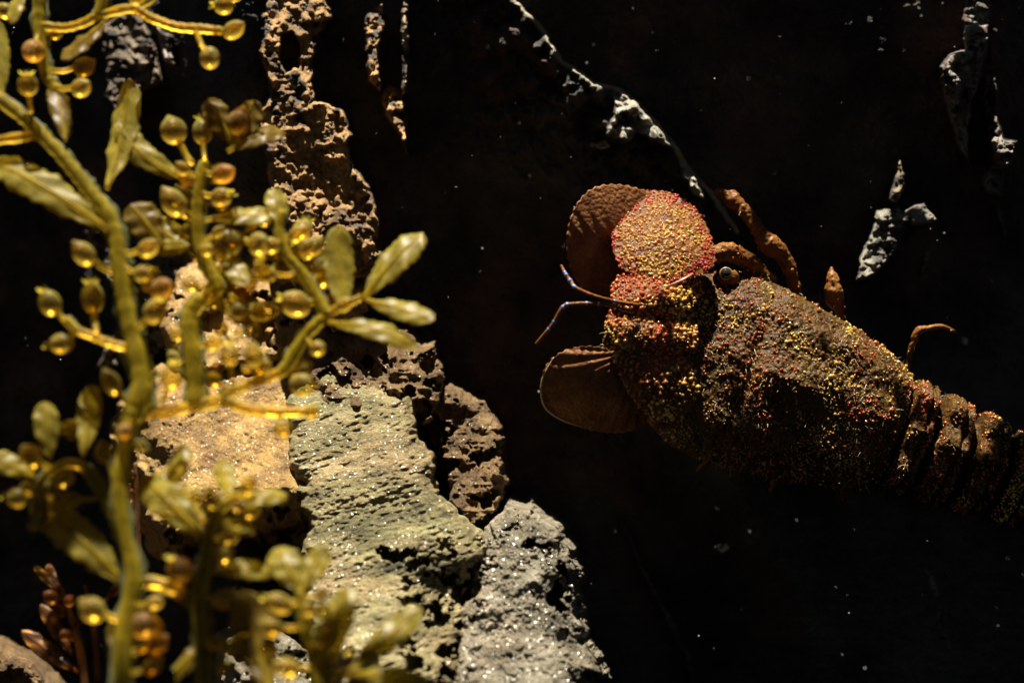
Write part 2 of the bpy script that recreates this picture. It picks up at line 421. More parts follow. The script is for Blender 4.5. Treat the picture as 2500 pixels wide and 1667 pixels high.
# ------------------------------------------------------------------ free-standing rocks
def rock(name, poly, depth, mat, label, step=2.0, edge=45, warp=(12, 60), relief=None, seed=0, holes=(), **props):
    x0 = min(p[0] for p in poly) - 40; x1 = max(p[0] for p in poly) + 40
    y0 = min(p[1] for p in poly) - 40; y1 = max(p[1] for p in poly) + 40
    xs = np.arange(x0, x1, step); ys = np.arange(y0, y1, step)
    X, Y = np.meshgrid(xs, ys)
    Xw = X + warp[0] * fbm(X, Y, warp[1], 4, 0.6, seed + 1); Yw = Y + warp[0] * fbm(X, Y, warp[1], 4, 0.6, seed + 2)
    D = sdf(poly, Xw, Yw)
    y = depth(X, Y)
    q = np.clip(1 - D / edge, 0, 1)
    y = y + edge * S * 1.1 * (1 - np.sqrt(np.clip(1 - q * q, 0, 1)))
    y += np.clip(-D, 0, 30) / 30 * 0.14
    for hp, hd, he in holes:
        Dh = sdf(hp, X + (10 + he) * fbm(X, Y, 34, 4, 0.65, seed + 5) * 1.6, Y + (10 + he) * fbm(X, Y, 34, 4, 0.65, seed + 6) * 1.6)
        y += hd * sstep(-he, he, Dh)
    if relief is not None: y += relief(X, Y, D)
    keep = (D > -30)
    V = unproj(X, Y, y).reshape(-1, 3)
    Q = grid_quads(len(xs), len(ys))
    kf = keep.ravel()[Q].all(1)
    Q = Q[kf]
    used = np.unique(Q); remap = np.zeros(len(V), int); remap[used] = np.arange(len(used))
    me = mesh_np(name, V[used], quads=remap[Q])
    return link(name, me, mat, label=label, category='rock', **props)

def ridged_depth(X, Y):
    return -0.062 - 0.000170 * (Y - 900) + 0.02 * ((X - 900) / 260.0) ** 2 * 0.25 + 0.006 * fbm(X, Y, 260, 3, 0.5, 5)
def ridged_relief(X, Y, D):
    a = math.radians(-15)
    u = X * math.cos(a) + Y * math.sin(a); v = -X * math.sin(a) + Y * math.cos(a)
    strat = ridged(u * 0.28, v, 24, 3, 7) * 0.0008 + fbm(u * 0.45, v, 8, 2, 0.7, 8) * 0.0014 + fbm(X, Y, 110, 2, 0.5, 6) * 0.006
    pits = 0.016 * sstep(0.02, 0.2, fbm(X, Y, 40, 4, 0.65, 9)) * sstep(960, 1060, X + 0.12 * (Y - 1400)) * sstep(1290, 1400, Y) + 0.012 * sstep(960, 1090, X) * sstep(1330, 1450, Y)
    return -strat + pits
rock('rock', [(694, 985), (730, 930), (800, 905), (880, 915), (960, 950), (1005, 960), (1012, 1000), (1020, 1060), (1045, 1140), (1090, 1220), (1150, 1285), (1188, 1310), (1182, 1350), (1150, 1420), (1125, 1520), (1120, 1760), (775, 1760), (765, 1600), (752, 1450), (742, 1350), (735, 1250), (722, 1150), (712, 1050)],
     ridged_depth, MAT_RIDGED, 'pale green-grey ridged rock column standing right of the yellow seaweed', step=1.9, edge=46, warp=(34, 90), relief=ridged_relief, seed=100,
     holes=[([(930, 1348), (955, 1338), (1000, 1343), (1014, 1352), (990, 1362), (940, 1366)], 0.022, 4),
            ([(1060, 1390), (1105, 1400), (1112, 1425), (1075, 1420)], 0.018, 6),
            ([(1040, 1470), (1075, 1465), (1080, 1500), (1050, 1505)], 0.015, 6)])
def grey_depth(X, Y):
    return -0.105 - 0.00016 * (Y - 1230) + 0.00012 * np.clip(X - 1330, 0, None) + 0.010 * fbm(X, Y, 200, 3, 0.5, 15)
def grey_relief(X, Y, D):
    pits = 0.008 * sstep(0.10, 0.22, fbm(X, Y, 34, 4, 0.62, 19)) * sstep(70, 5, D)
    return -(fbm(X, Y, 12, 3, 0.7, 17) * 0.0015 + fbm(X, Y, 60, 2, 0.5, 16) * 0.004 + ridged(X, Y, 16, 2, 18) * 0.0008) + pits
rock('rock', [(1150, 1330), (1185, 1290), (1240, 1235), (1300, 1245), (1350, 1285), (1385, 1340), (1400, 1420), (1408, 1500), (1415, 1560), (1450, 1610), (1455, 1640), (1420, 1650), (1415, 1760), (1080, 1760), (1110, 1600), (1130, 1500), (1160, 1420)],
     grey_depth, MAT_GREY, 'grey glittering rock lobe with a ragged hole, right of the cleft', step=1.8, edge=40, warp=(14, 42), relief=grey_relief, seed=120,
     holes=[([(1345, 1425), (1370, 1418), (1384, 1450), (1378, 1490), (1350, 1495), (1338, 1465)], 0.030, 6),
            ([(1275, 1330), (1335, 1318), (1340, 1330), (1290, 1346)], 0.02, 5),
            ([(1360, 1380), (1395, 1390), (1400, 1412), (1368, 1405)], 0.02, 5)])
rock('rock', [(1040, 975), (1110, 950), (1180, 985), (1228, 1050), (1232, 1170), (1206, 1240), (1175, 1300), (1140, 1290), (1105, 1220), (1075, 1150), (1050, 1060)],
     lambda X, Y: -0.048 - 0.00013 * (Y - 1000) + 0.016 * fbm(X, Y, 90, 3, 0.6, 25), MAT_BROWN, 'small brown stone half hidden in the dark cleft beside the ridged column', step=2.0, edge=30, seed=130, warp=(18, 60),
     relief=lambda X, Y, D: -ridged(X, Y, 22, 3, 27) * 0.0035 + 0.014 * sstep(0.0, 0.16, fbm(X, Y, 60, 4, 0.62, 28)))
rock('rock', [(310, 1000), (380, 920), (500, 860), (620, 810), (720, 815), (790, 870), (790, 1260), (745, 1262), (660, 1300), (590, 1310), (520, 1310), (430, 1340), (360, 1260), (330, 1120)],
     lambda X, Y: -0.048 - 0.00019 * (Y - 900) + 0.010 * fbm(X, Y, 200, 3, 0.5, 35) + 0.00010 * np.clip(Y - 1190, 0, None), MAT_TAN,
     'tan gritty rock slab behind the yellow seaweed stems', step=2.4, edge=120, seed=140, warp=(40, 120),
     relief=lambda X, Y, D: -fbm(X, Y, 12, 3, 0.65, 37) * 0.0010 - fbm(X, Y, 90, 2, 0.5, 36) * 0.003 + 0.012 * sstep(0.05, 0.2, fbm(X, Y, 60, 3, 0.6, 38)) * sstep(1180, 1230, Y))
rock('rock', [(700, 850), (760, 800), (850, 770), (960, 800), (1050, 850), (1078, 930), (1040, 1010), (900, 1040), (740, 1000)],
     lambda X, Y: -0.040 - 0.00018 * (Y - 800) + 0.014 * fbm(X, Y, 90, 3, 0.6, 85), MAT_BROWN, 'rough brown rock shoulder on top of the ridged column', step=2.0, edge=60, seed=190, warp=(30, 80),
     relief=lambda X, Y, D: -ridged(X, Y, 24, 3, 87) * 0.003 + 0.010 * sstep(0.08, 0.22, fbm(X, Y, 50, 4, 0.6, 88)))
rock('rock', [(440, 660), (560, 590), (700, 560), (790, 640), (830, 760), (800, 850), (700, 880), (560, 900), (450, 900), (400, 800)],
     lambda X, Y: 0.005 - 0.00022 * (Y - 600) + 0.012 * fbm(X, Y, 150, 3, 0.6, 45), MAT_TAN, 'brown mottled rock above the tan slab behind the seaweed', step=2.4, edge=55, seed=150,
     relief=lambda X, Y, D: -ridged(X, Y, 30, 3, 47) * 0.0015 + 0.012 * sstep(0.14, 0.28, fbm(X, Y, 90, 4, 0.6, 48)))
rock('rock', [(640, 480), (760, 470), (880, 520), (910, 640), (880, 720), (800, 700), (700, 600), (640, 560)],
     lambda X, Y: -0.008 - 0.00015 * (Y - 480) + 0.018 * fbm(X, Y, 80, 4, 0.6, 55), MAT_BROWN, 'dark knobbly rock just above the upright weed leaf', step=2.2, edge=60, seed=160,
     relief=lambda X, Y, D: -ridged(X, Y, 20, 3, 57) * 0.0045)
rock('rock', [(-120, 1560), (0, 1580), (80, 1620), (140, 1690), (160, 1800), (-120, 1800)],
     lambda X, Y: -0.10 - 0.00009 * (Y - 1560) + 0.012 * fbm(X, Y, 90, 4, 0.6, 65), MAT_BROWN, 'dim brown rock in the bottom left corner', step=2.6, edge=50, seed=170,
     relief=lambda X, Y, D: -ridged(X, Y, 20, 3, 67) * 0.003)
rock('rock', [(560, 1560), (640, 1530), (720, 1560), (800, 1640), (800, 1800), (540, 1800)],
     lambda X, Y: -0.12 - 0.00018 * (Y - 1560) + 0.014 * fbm(X, Y, 80, 4, 0.6, 75), MAT_GREY, 'low grey rock under the bottom weed sprig', step=2.6, edge=50, seed=180,
     relief=lambda X, Y, D: -ridged(X, Y, 22, 3, 77) * 0.003 + 0.01 * sstep(0.08, 0.2, fbm(X, Y, 50, 3, 0.6, 78)))

# ------------------------------------------------------------------ slipper lobster
def shell_material(name, stops, rough=0.38, bump=0.7, scale=420, hue2=None):
    m, nt, out = new_mat(name); L = nt.links.new
    geo = N(nt, 'ShaderNodeNewGeometry')
    n1 = N(nt, 'ShaderNodeTexNoise', i_Scale=75, i_Detail=6, i_Roughness=0.65); L(geo.outputs['Position'], n1.inputs['Vector'])
    n2 = N(nt, 'ShaderNodeTexNoise', i_Scale=scale * 2, i_Detail=4, i_Roughness=0.6); L(geo.outputs['Position'], n2.inputs['Vector'])
    v1 = N(nt, 'ShaderNodeTexVoronoi', i_Scale=scale); L(geo.outputs['Position'], v1.inputs['Vector'])
    f = math_n(nt, 'ADD', math_n(nt, 'MULTIPLY', n1.outputs[0], 0.65), math_n(nt, 'MULTIPLY', n2.outputs[0], 0.35))
    col = ramp(nt, f, stops)
    h = math_n(nt, 'ADD', math_n(nt, 'MULTIPLY', math_n(nt, 'SUBTRACT', 1.0, v1.outputs[0]), 0.8), math_n(nt, 'MULTIPLY', n2.outputs[0], 0.5))
    bp = N(nt, 'ShaderNodeBump', i_Strength=bump, i_Distance=0.0016); L(h, bp.inputs['Height'])
    pr = N(nt, 'ShaderNodeBsdfPrincipled'); L(col.outputs[0], pr.inputs['Base Color']); L(bp.outputs[0], pr.inputs['Normal'])
    pr.inputs['Roughness'].default_value = rough; pr.inputs['Specular IOR Level'].default_value = 0.10
    L(pr.outputs[0], out.inputs[0]); return m

MAT_SHELL = shell_material('lobster_shell', [(0.32, (0.010, 0.004, 0.002)), (0.44, (0.035, 0.015, 0.004)), (0.54, (0.075, 0.040, 0.008)), (0.64, (0.06, 0.014, 0.005)), (0.8, (0.12, 0.075, 0.02))])
MAT_PLATE_RED = shell_material('antenna_plate_red', [(0.30, (0.03, 0.007, 0.003)), (0.46, (0.09, 0.025, 0.005)), (0.58, (0.16, 0.065, 0.009)), (0.75, (0.24, 0.12, 0.02))], scale=330)
MAT_PLATE_BROWN = shell_material('antenna_plate_brown', [(0.30, (0.07, 0.022, 0.010)), (0.5, (0.18, 0.07, 0.025)), (0.7, (0.30, 0.14, 0.05))], bump=0.45, rough=0.45)
MAT_LEG = shell_material('lobster_leg_shell', [(0.32, (0.06, 0.016, 0.005)), (0.5, (0.15, 0.055, 0.012)), (0.7, (0.25, 0.12, 0.03))], bump=0.3)

def tint_material(name, rough=0.14):
    m, nt, out = new_mat(name); L = nt.links.new
    at = N(nt, 'ShaderNodeAttribute', attribute_name='tint')
    pr = N(nt, 'ShaderNodeBsdfPrincipled'); L(at.outputs['Color'], pr.inputs['Base Color']); pr.inputs['Roughness'].default_value = rough; pr.inputs['Specular IOR Level'].default_value = 0.55
    L(pr.outputs[0], out.inputs[0]); return m
MAT_TUB = tint_material('tubercle')
MAT_BRISTLE = tint_material('bristle', 0.4)
def plain_material(name, color, rough):
    m, nt, out = new_mat(name); L = nt.links.new
    geo = N(nt, 'ShaderNodeNewGeometry')
    n1 = N(nt, 'ShaderNodeTexNoise', i_Scale=500, i_Detail=3); L(geo.outputs['Position'], n1.inputs['Vector'])
    r = ramp(nt, n1.outputs[0], [(0.3, tuple(c * 0.7 for c in color)), (0.7, tuple(min(1, c * 1.25) for c in color))])
    pr = N(nt, 'ShaderNodeBsdfPrincipled'); L(r.outputs[0], pr.inputs['Base Color']); pr.inputs['Roughness'].default_value = rough
    L(pr.outputs[0], out.inputs[0]); return m
MAT_EYE = plain_material('eye_dark', (0.012, 0.016, 0.02), 0.06)
MAT_EYERING = plain_material('eye_ring_cream', (0.40, 0.22, 0.06), 0.3)
MAT_PALE = plain_material('pale_shell_edge', (0.42, 0.27, 0.12), 0.35)
MAT_BLUE = plain_material('blue_banded_antennule', (0.10, 0.16, 0.42), 0.3)

def tube_arrays(pts, radii, seg=10, caps=True, flat=None):
    pts = [Vector(p) for p in pts]
    V = []; Q = []; Tt = []
    up = Vector((0, -1, 0.13)).normalized()
    n = len(pts)
    for i in range(n):
        d = (pts[min(i + 1, n - 1)] - pts[max(i - 1, 0)]).normalized()
        a = d.cross(up)
        if a.length < 1e-4: a = d.cross(Vector((1, 0, 0)))
        a.normalize(); b = a.cross(d).normalized()
        for k in range(seg):
            th = 2 * math.pi * k / seg
            V.append(pts[i] + (a * math.cos(th) + b * math.sin(th) * (flat or 1)) * radii[i])
    for i in range(n - 1):
        for k in range(seg):
            Q.append((i * seg + k, (i + 1) * seg + k, (i + 1) * seg + (k + 1) % seg, i * seg + (k + 1) % seg))
    if caps:
        for end, i in ((0, 0), (1, n - 1)):
            c = len(V); V.append(pts[i])
            for k in range(seg):
                t = (c, i * seg + k, i * seg + (k + 1) % seg) if end == 0 else (c, i * seg + (k + 1) % seg, i * seg + k)
                Tt.append(t)
    return V, Q, Tt

def spline(pts, n=8):
    """Catmull-Rom through tuples of any dimension"""
    pts = [np.array(p, float) for p in pts]
    P_ = [2 * pts[0] - pts[1]] + pts + [2 * pts[-1] - pts[-2]]
    out = []
    for i in range(1, len(P_) - 2):
        p0, p1, p2, p3 = P_[i - 1], P_[i], P_[i + 1], P_[i + 2]
        for k in range(n):
            t = k / n
            out.append(0.5 * (2 * p1 + (p2 - p0) * t + (2 * p0 - 5 * p1 + 4 * p2 - p3) * t * t + (3 * p1 - p0 - 3 * p2 + p3) * t ** 3))
    out.append(pts[-1]); return out

def tube_mesh(name, pts, radii, seg=10):
    V, Q, T = tube_arrays(pts, radii, seg)
    return mesh_np(name, [tuple(v) for v in V], quads=Q, tris=T)

lob = link('slipper_lobster', None, label='knobbly red and gold slipper lobster clinging to the dark rock', category='lobster')

def build_body():
    bt = ([-175, -140, -90, -40, 0, 60, 134, 210, 285, 403, 480, 535, 560], [70, 125, 160, 185, 200, 228, 238, 232, 222, 200, 180, 160, 140])
    ht = ([-175, -140, -90, -40, 0, 60, 134, 210, 285, 403, 480, 535, 560], [14, 28, 42, 56, 72, 96, 118, 130, 134, 126, 112, 96, 84])
    ts = np.concatenate([np.linspace(-175, 560, 190), np.linspace(563, 1130, 300)])
    ns = 72
    V = []
    segs = [(560, 640), (640, 740), (740, 840), (840, 935), (935, 1020), (1020, 1130)]
    rr = np.random.default_rng(11)
    for t in ts:
        off = 0.0; vo = 0.0
        if t <= 560:
            b = np.interp(t, *bt); h = np.interp(t, *ht)
            h *= 1 - 0.10 * math.exp(-((t - 170) / 16.0) ** 2)           # cervical groove
        else:
            a0, a1 = next((s for s in segs if s[0] <= t <= s[1]), segs[-1])
            q = (t - a0) / (a1 - a0)
            base_b = np.interp(t, [560, 620, 760, 900, 1010, 1130], [150, 148, 136, 118, 105, 150])
            base_h = np.interp(t, [560, 620, 760, 900, 1010, 1130], [96, 100, 96, 84, 66, 22])
            prof = 0.50 + 0.50 * sstep(0.06, 0.20, q) * sstep(0.98, 0.82, q)
            prof *= 1 - 0.22 * math.exp(-((q - 0.66) / 0.05) ** 2); prof *= 1 - 0.10 * (q > 0.66)       # groove across each ring
            b = base_b * (0.90 + 0.14 * q) * (0.45 + 0.55 * prof); h = base_h * prof * 1.12
            off = -0.00022 * (t - 560) ** 2
        row = []
        for k in range(ns):
            th = 2 * math.pi * k / ns
            c, s_ = math.cos(th), math.sin(th)
            v = b * math.copysign(abs(c) ** 0.85, c)
            if s_ >= 0:
                w = h * (abs(s_) ** 0.95) * (1 + (0.10 * math.cos(v / b * 9.0) if t > 560 else 0))
                w += 0.16 * h * math.exp(-(v / 34.0) ** 2) * (0.55 + 0.45 * math.cos(t / 42.0)) * (1 if t > 20 else 0.3)                # median keel
                if 40 < t < 560:
                    w += 0.06 * h * math.exp(-((abs(v) - 0.62 * b) / 24.0) ** 2)                  # side keels
            else:
                w = -26 * (abs(s_) ** 0.7)
            row.append(LB(t, v, w + off))
        V += row
    nt_ = len(ts)
    Q = [(i * ns + k, i * ns + (k + 1) % ns, (i + 1) * ns + (k + 1) % ns, (i + 1) * ns + k) for i in range(nt_ - 1) for k in range(ns)]
    T = []
    for i, e in ((0, 0), (nt_ - 1, 1)):
        c = len(V); V.append(sum(V[i * ns:(i + 1) * ns], Vector()) / ns)
        for k in range(ns):
            T.append((c, i * ns + (k + 1) % ns, i * ns + k) if e == 0 else (c, i * ns + k, i * ns + (k + 1) % ns))
    allV = [tuple(v) for v in V]; allQ = list(Q); allT = list(T)
    def add_tube(pts, seg=12):
        sp = spline(pts, 6)
        v, q, t = tube_arrays([P(p[0], p[1], p[2]) for p in sp], [p[3] * S * 0.95 for p in sp], seg)
        o = len(allV)
        allV.extend(tuple(x) for x in v); allQ.extend(tuple(i + o for i in f) for f in q); allT.extend(tuple(i + o for i in f) for f in t)
    # legs and arm segments, fused with the trunk
    add_tube([(1950, 745, -0.045, 14), (1938, 690, -0.046, 17), (1915, 630, -0.050, 20), (1880, 596, -0.052, 26), (1862, 578, -0.052, 22), (1850, 560, -0.052, 16), (1820, 520, -0.050, 19), (1790, 490, -0.047, 21), (1770, 478, -0.044, 15), (1745, 462, -0.040, 7)])
    add_tube([(1745, 625, -0.066, 22), (1775, 615, -0.066, 24), (1815, 628, -0.062, 24), (1850, 655, -0.058, 20), (1880, 690, -0.05, 20)])
    add_tube([(2062, 800, -0.035, 10), (2050, 760, -0.042, 13), (2040, 735, -0.046, 22), (2036, 712, -0.047, 21), (2034, 690, -0.047, 17), (2030, 665, -0.046, 10), (2028, 650, -0.045, 3)])
    add_tube([(2205, 915, -0.045, 9), (2218, 885, -0.05, 9), (2228, 845, -0.052, 9), (2243, 808, -0.053, 11), (2262, 803, -0.052, 8), (2300, 797, -0.05, 7), (2340, 812, -0.047, 3)])
    for bx, by, ex, ey in ((1760, 1060, 1700, 1150), (1900, 1100, 1880, 1200), (2030, 1140, 2060, 1220)):
        add_tube([(bx, by, -0.07, 14), ((bx + ex) / 2 + 12, (by + ey) / 2, -0.080, 12), (ex, ey, -0.070, 5)])
    me = mesh_np('body_raw', allV, quads=allQ, tris=allT)
    tmp = bpy.data.objects.new('body_raw', me); COL.objects.link(tmp)
    rm = tmp.modifiers.new('fuse', 'REMESH'); rm.mode = 'VOXEL'; rm.voxel_size = 0.00075
    sm = tmp.modifiers.new('smooth', 'SMOOTH'); sm.factor = 0.5; sm.iterations = 2
    dg = bpy.context.evaluated_depsgraph_get(); dg.update()
    me2 = bpy.data.meshes.new_from_object(tmp.evaluated_get(dg))
    me2.name = 'body'
    bpy.data.objects.remove(tmp); bpy.data.meshes.remove(me)
    me2.polygons.foreach_set('use_smooth', np.ones(len(me2.polygons), bool))
    nv_ = len(me2.vertices); co = np.empty(nv_ * 3, np.float32); me2.vertices.foreach_get('co', co); co = co.reshape(-1, 3)
    no = np.empty(nv_ * 3, np.float32); me2.vertex_normals.foreach_get('vector', no); no = no.reshape(-1, 3)
    d_ = (co - np.array(LC)) / LU; t_ = d_ @ np.array(AX); v_ = d_ @ np.array(SIDE)
    lump = np.where(t_ > 560, 0.45, 1.0) * (5.0 * fbm(t_, v_, 55, 2, 0.5, 201) + 6.0 * np.clip(0.16 - np.abs(fbm(t_, v_, 22, 2, 0.5, 205)), -0.1, 1) + 4.0 * fbm(t_, v_, 11, 2, 0.6, 209))
    co += no * (lump * LU)[:, None].astype(np.float32)
    me2.vertices.foreach_set('co', co.ravel()); me2.update()
    ob = link('body', me2, MAT_SHELL, lob); me2.materials.append(MAT_LEG)
    bl = np.interp(t_, list(bt[0]) + [620, 760, 900, 1130], list(bt[1]) + [150, 138, 120, 150]) + np.where(t_ > 500, 60, 9)
    leg_v = (v_ > bl) | (v_ < -bl)
    lv = np.empty(len(me2.loops), np.int32); me2.loops.foreach_get('vertex_index', lv)
    ls_ = np.empty(len(me2.polygons), np.int32); me2.polygons.foreach_get('loop_start', ls_)
    me2.polygons.foreach_set('material_index', leg_v[lv[ls_]].astype(np.int32))
    return ob
body = build_body()

def plate(name, outline, hinge, y0, gx, gy, mat, dome=0.006, thick=0.0022, grooves=0.0, teeth=0.0, nr=34, na=160, rimcurl=0.0):
    """a broad flattened antenna segment: outline in photo pixels, lying on a tilted plane, domed, with thickness"""
    sp = spline(list(outline) + [outline[0]], 14)[:-1]
    pts = np.array(sp); hx, hy = hinge
    # resample evenly
    d = np.r_[0, np.cumsum(np.hypot(*(np.diff(np.r_[pts, pts[:1]], axis=0).T)))]
    u = np.linspace(0, d[-1], na, endpoint=False)
    ring = np.stack([np.interp(u, d, np.r_[pts[:, 0], pts[:1, 0]]), np.interp(u, d, np.r_[pts[:, 1], pts[:1, 1]])], 1)
    cx, cy = ring.mean(0)
    V = []; rows = []
    for side in (0, 1):
        for i in range(nr + 1):
            r = i / nr
            for k in range(na):
                ex, ey = ring[k]
                tooth = 1 + teeth * (0.5 + 0.5 * math.cos(k / na * 2 * math.pi * 40)) * sstep(0.9, 1.0, r)
                px = cx + (ex - cx) * r * tooth; py = cy + (ey - cy) * r * tooth
                yy = y0 + gx * (px - cx) + gy * (py - cy) - dome * (1 - r * r)
                ang = math.atan2(py - hy, px - hx)
                yy += grooves * math.sin(ang * 38 + 1.2 * math.sin(r * 4)) * r * (1 if side == 0 else 0) * sstep(0, 0.3, r)
                yy -= rimcurl * sstep(0.85, 1.0, r)
                tk = thick * math.sqrt(max(0.0, 1 - r ** 6)) * (1 if side == 1 else 0) + (0.0004 * side)
                V.append(tuple(P(px, py, yy + tk)))
    Q = []; o = (nr + 1) * na
    for i in range(nr):
        for k in range(na):
            a, b, c, d_ = i * na + k, i * na + (k + 1) % na, (i + 1) * na + (k + 1) % na, (i + 1) * na + k
            Q.append((a, b, c, d_)); Q.append((o + a, o + d_, o + c, o + b))
    for k in range(na):
        a, b = nr * na + k, nr * na + (k + 1) % na
        Q.append((a, b, o + b, o + a))
    me = mesh_np(name, V, quads=Q)
    return link(name, me, mat, lob)

plateA = plate('antenna_plate', [(1512, 652), (1496, 600), (1500, 540), (1526, 490), (1580, 468), (1640, 474), (1696, 510), (1728, 560), (1744, 615), (1738, 652), (1690, 680), (1600, 700)], (1610, 700), -0.074, 0.00002, -0.00016, MAT_PLATE_RED, dome=0.007, thick=0.004, teeth=0.030)
plateA['label'] = 'sunlit gold antenna plate with red scalloped rim'
plateB = plate('antenna_plate', [(1420, 700), (1392, 650), (1385, 580), (1402, 512), (1440, 466), (1490, 452), (1550, 460), (1600, 490), (1600, 600), (1550, 690), (1480, 715)], (1540, 690), -0.068, 0.00013, 0.00002, MAT_PLATE_BROWN, dome=0.005, thick=0.003, grooves=0.0003, teeth=0.03)
plateC = plate('antenna_plate', [(1325, 985), (1322, 930), (1345, 880), (1400, 850), (1470, 850), (1540, 880), (1590, 930), (1605, 985), (1580, 1030), (1520, 1054), (1450, 1050), (1375, 1025)], (1560, 860), -0.088, 0.00006, 0.00006, MAT_PLATE_BROWN, dome=0.006, thick=0.003, grooves=0.0005, teeth=0.03)
plateD = plate('antenna_plate', [(1500, 880), (1520, 830), (1580, 820), (1650, 850), (1700, 920), (1690, 990), (1640, 1030), (1580, 1010), (1530, 950)], (1650, 860), -0.096, 0.00004, -0.00003, MAT_PLATE_RED, dome=0.008, thick=0.004, teeth=0.03)
plateE = plate('antenna_plate', [(1495, 700), (1520, 668), (1590, 655), (1670, 670), (1710, 700), (1690, 745), (1620, 770), (1540, 765), (1500, 740)], (1640, 760), -0.088, 0.00005, -0.00016, MAT_PLATE_RED, dome=0.010, thick=0.005, teeth=0.04)
plateF = plate('antenna_plate', [(1478, 800), (1490, 765), (1560, 745), (1650, 760), (1700, 800), (1690, 850), (1600, 865), (1510, 845)], (1650, 800), -0.094, 0.00005, -0.00010, MAT_PLATE_RED, dome=0.010, thick=0.005, teeth=0.04)

rp = spline([(1352, 872), (1326, 920), (1322, 965), (1336, 1000), (1375, 1026), (1420, 1042)], 8)
link('plate_rim', tube_mesh('plate_rim', [P(x, y_, -0.088 + 0.00006 * (x - 1460) + 0.00006 * (y_ - 955) - 0.0006) for x, y_ in rp], [(0.8 + 2.0 * math.sin(math.pi * i / (len(rp) - 1))) * S for i in range(len(rp))], 8), MAT_PALE, plateC)

def sphere_np(seg=20, rings=12):
    V = [(0, 0, 1)]; Q = []; T = []
    for i in range(1, rings):
        a = math.pi * i / rings
        for k in range(seg):
            V.append((math.sin(a) * math.cos(2 * math.pi * k / seg), math.sin(a) * math.sin(2 * math.pi * k / seg), math.cos(a)))
    V.append((0, 0, -1)); last = len(V) - 1
    for k in range(seg):
        T.append((0, 1 + k, 1 + (k + 1) % seg)); b = 1 + (rings - 2) * seg
        T.append((last, b + (k + 1) % seg, b + k))
    for i in range(rings - 2):
        for k in range(seg):
            a = 1 + i * seg; b = a + seg
            Q.append((a + k, b + k, b + (k + 1) % seg, a + (k + 1) % seg))
    return np.array(V), np.array(Q), np.array(T)
SV, SQ, ST = sphere_np()

def eye(px, py, y, r):
    c = P(px, py, y)
    me = mesh_np('eye', SV * r * S + np.array(c), quads=SQ, tris=ST)
    e = link('eye', me, MAT_EYE, lob)
    # cream socket ring around the lower side and stalk
    V = []; Q = []
    nu, nv = 36, 10
    for i in range(nu):
        a = 2 * math.pi * i / nu
        for j in range(nv):
            b = 2 * math.pi * j / nv
            R = (r * 1.06 + r * 0.16 * math.cos(b)) * S
            V.append((c.x + R * math.cos(a), c.y - r * S * 0.12 + r * S * 0.16 * math.sin(b), c.z + R * math.sin(a)))
    for i in range(nu):
        for j in range(nv):
            Q.append((i * nv + j, i * nv + (j + 1) % nv, ((i + 1) % nu) * nv + (j + 1) % nv, ((i + 1) % nu) * nv + j))
    link('eye_ring', mesh_np('eye_ring', V, quads=Q), MAT_EYERING, e)
    k = P(px + 7, py + 9, y + r * S * 1.5)
    lumps = 1 + 0.10 * np.sin(SV[:, 0] * 9 + 1) * np.sin(SV[:, 2] * 8) + 0.08 * np.sin(SV[:, 2] * 13)
    me = mesh_np('eye_socket', SV * lumps[:, None] * np.array((2.1, 1.7, 1.7)) * r * S + np.array(k), quads=SQ, tris=ST)
    link('eye_socket', me, MAT_LEG, e)
eye(1772, 668, -0.072, 12)
eye(1602, 1012, -0.088, 13)

def antennule(pts, mat_tip):
    sp = spline(pts, 8)
    me = tube_mesh('antennule', [P(p[0], p[1], p[2]) for p in sp], [p[3] * S for p in sp], 8)
    o = link('antennule', me, MAT_LEG, lob)
    rings_ = []
    V = []; Q = []; T = []
    for i in range(2, len(sp) - 2):
        p = sp[i]
        if rng.random() < 0.16:
            v = SV[:] * (p[3] * 1.15 * S) + np.array(P(p[0], p[1], p[2]))
            off = len(V) * 0 + sum(len(a) for a in rings_)
            rings_.append(v); Q.append(SQ + off); T.append(ST + off)
    if rings_:
        link('antennule_band', mesh_np('antennule_band', np.concatenate(rings_), quads=np.concatenate(Q), tris=np.concatenate(T)), mat_tip, o)
antennule([(1560, 745, -0.104, 4), (1500, 735, -0.110, 4), (1450, 722, -0.113, 4), (1405, 702, -0.112, 4), (1395, 690, -0.110, 5), (1380, 668, -0.108, 4), (1370, 648, -0.106, 3)], MAT_BLUE)
antennule([(1540, 760, -0.106, 4), (1470, 742, -0.112, 4), (1400, 742, -0.114, 4), (1375, 750, -0.114, 5), (1350, 790, -0.112, 4), (1330, 815, -0.110, 4), (1308, 840, -0.108, 3)], MAT_BLUE)
for pts in ([(1625, 702), (1662, 686), (1692, 668)],):
    me = tube_mesh('pale_spine', [P(x, y_, -0.106) for x, y_ in pts], [2 * S, 3.4 * S, 1.5 * S], 8)
    link('pale_spine', me, MAT_PALE, lob)

def ico():
    import bmesh
    bm = bmesh.new(); bmesh.ops.create_icosphere(bm, subdivisions=1, radius=1)
    V = np.array([v.co[:] for v in bm.verts]); F = np.array([[v.index for v in f.verts] for f in bm.faces]); bm.free()
    return V, F
IV, IF = ico()

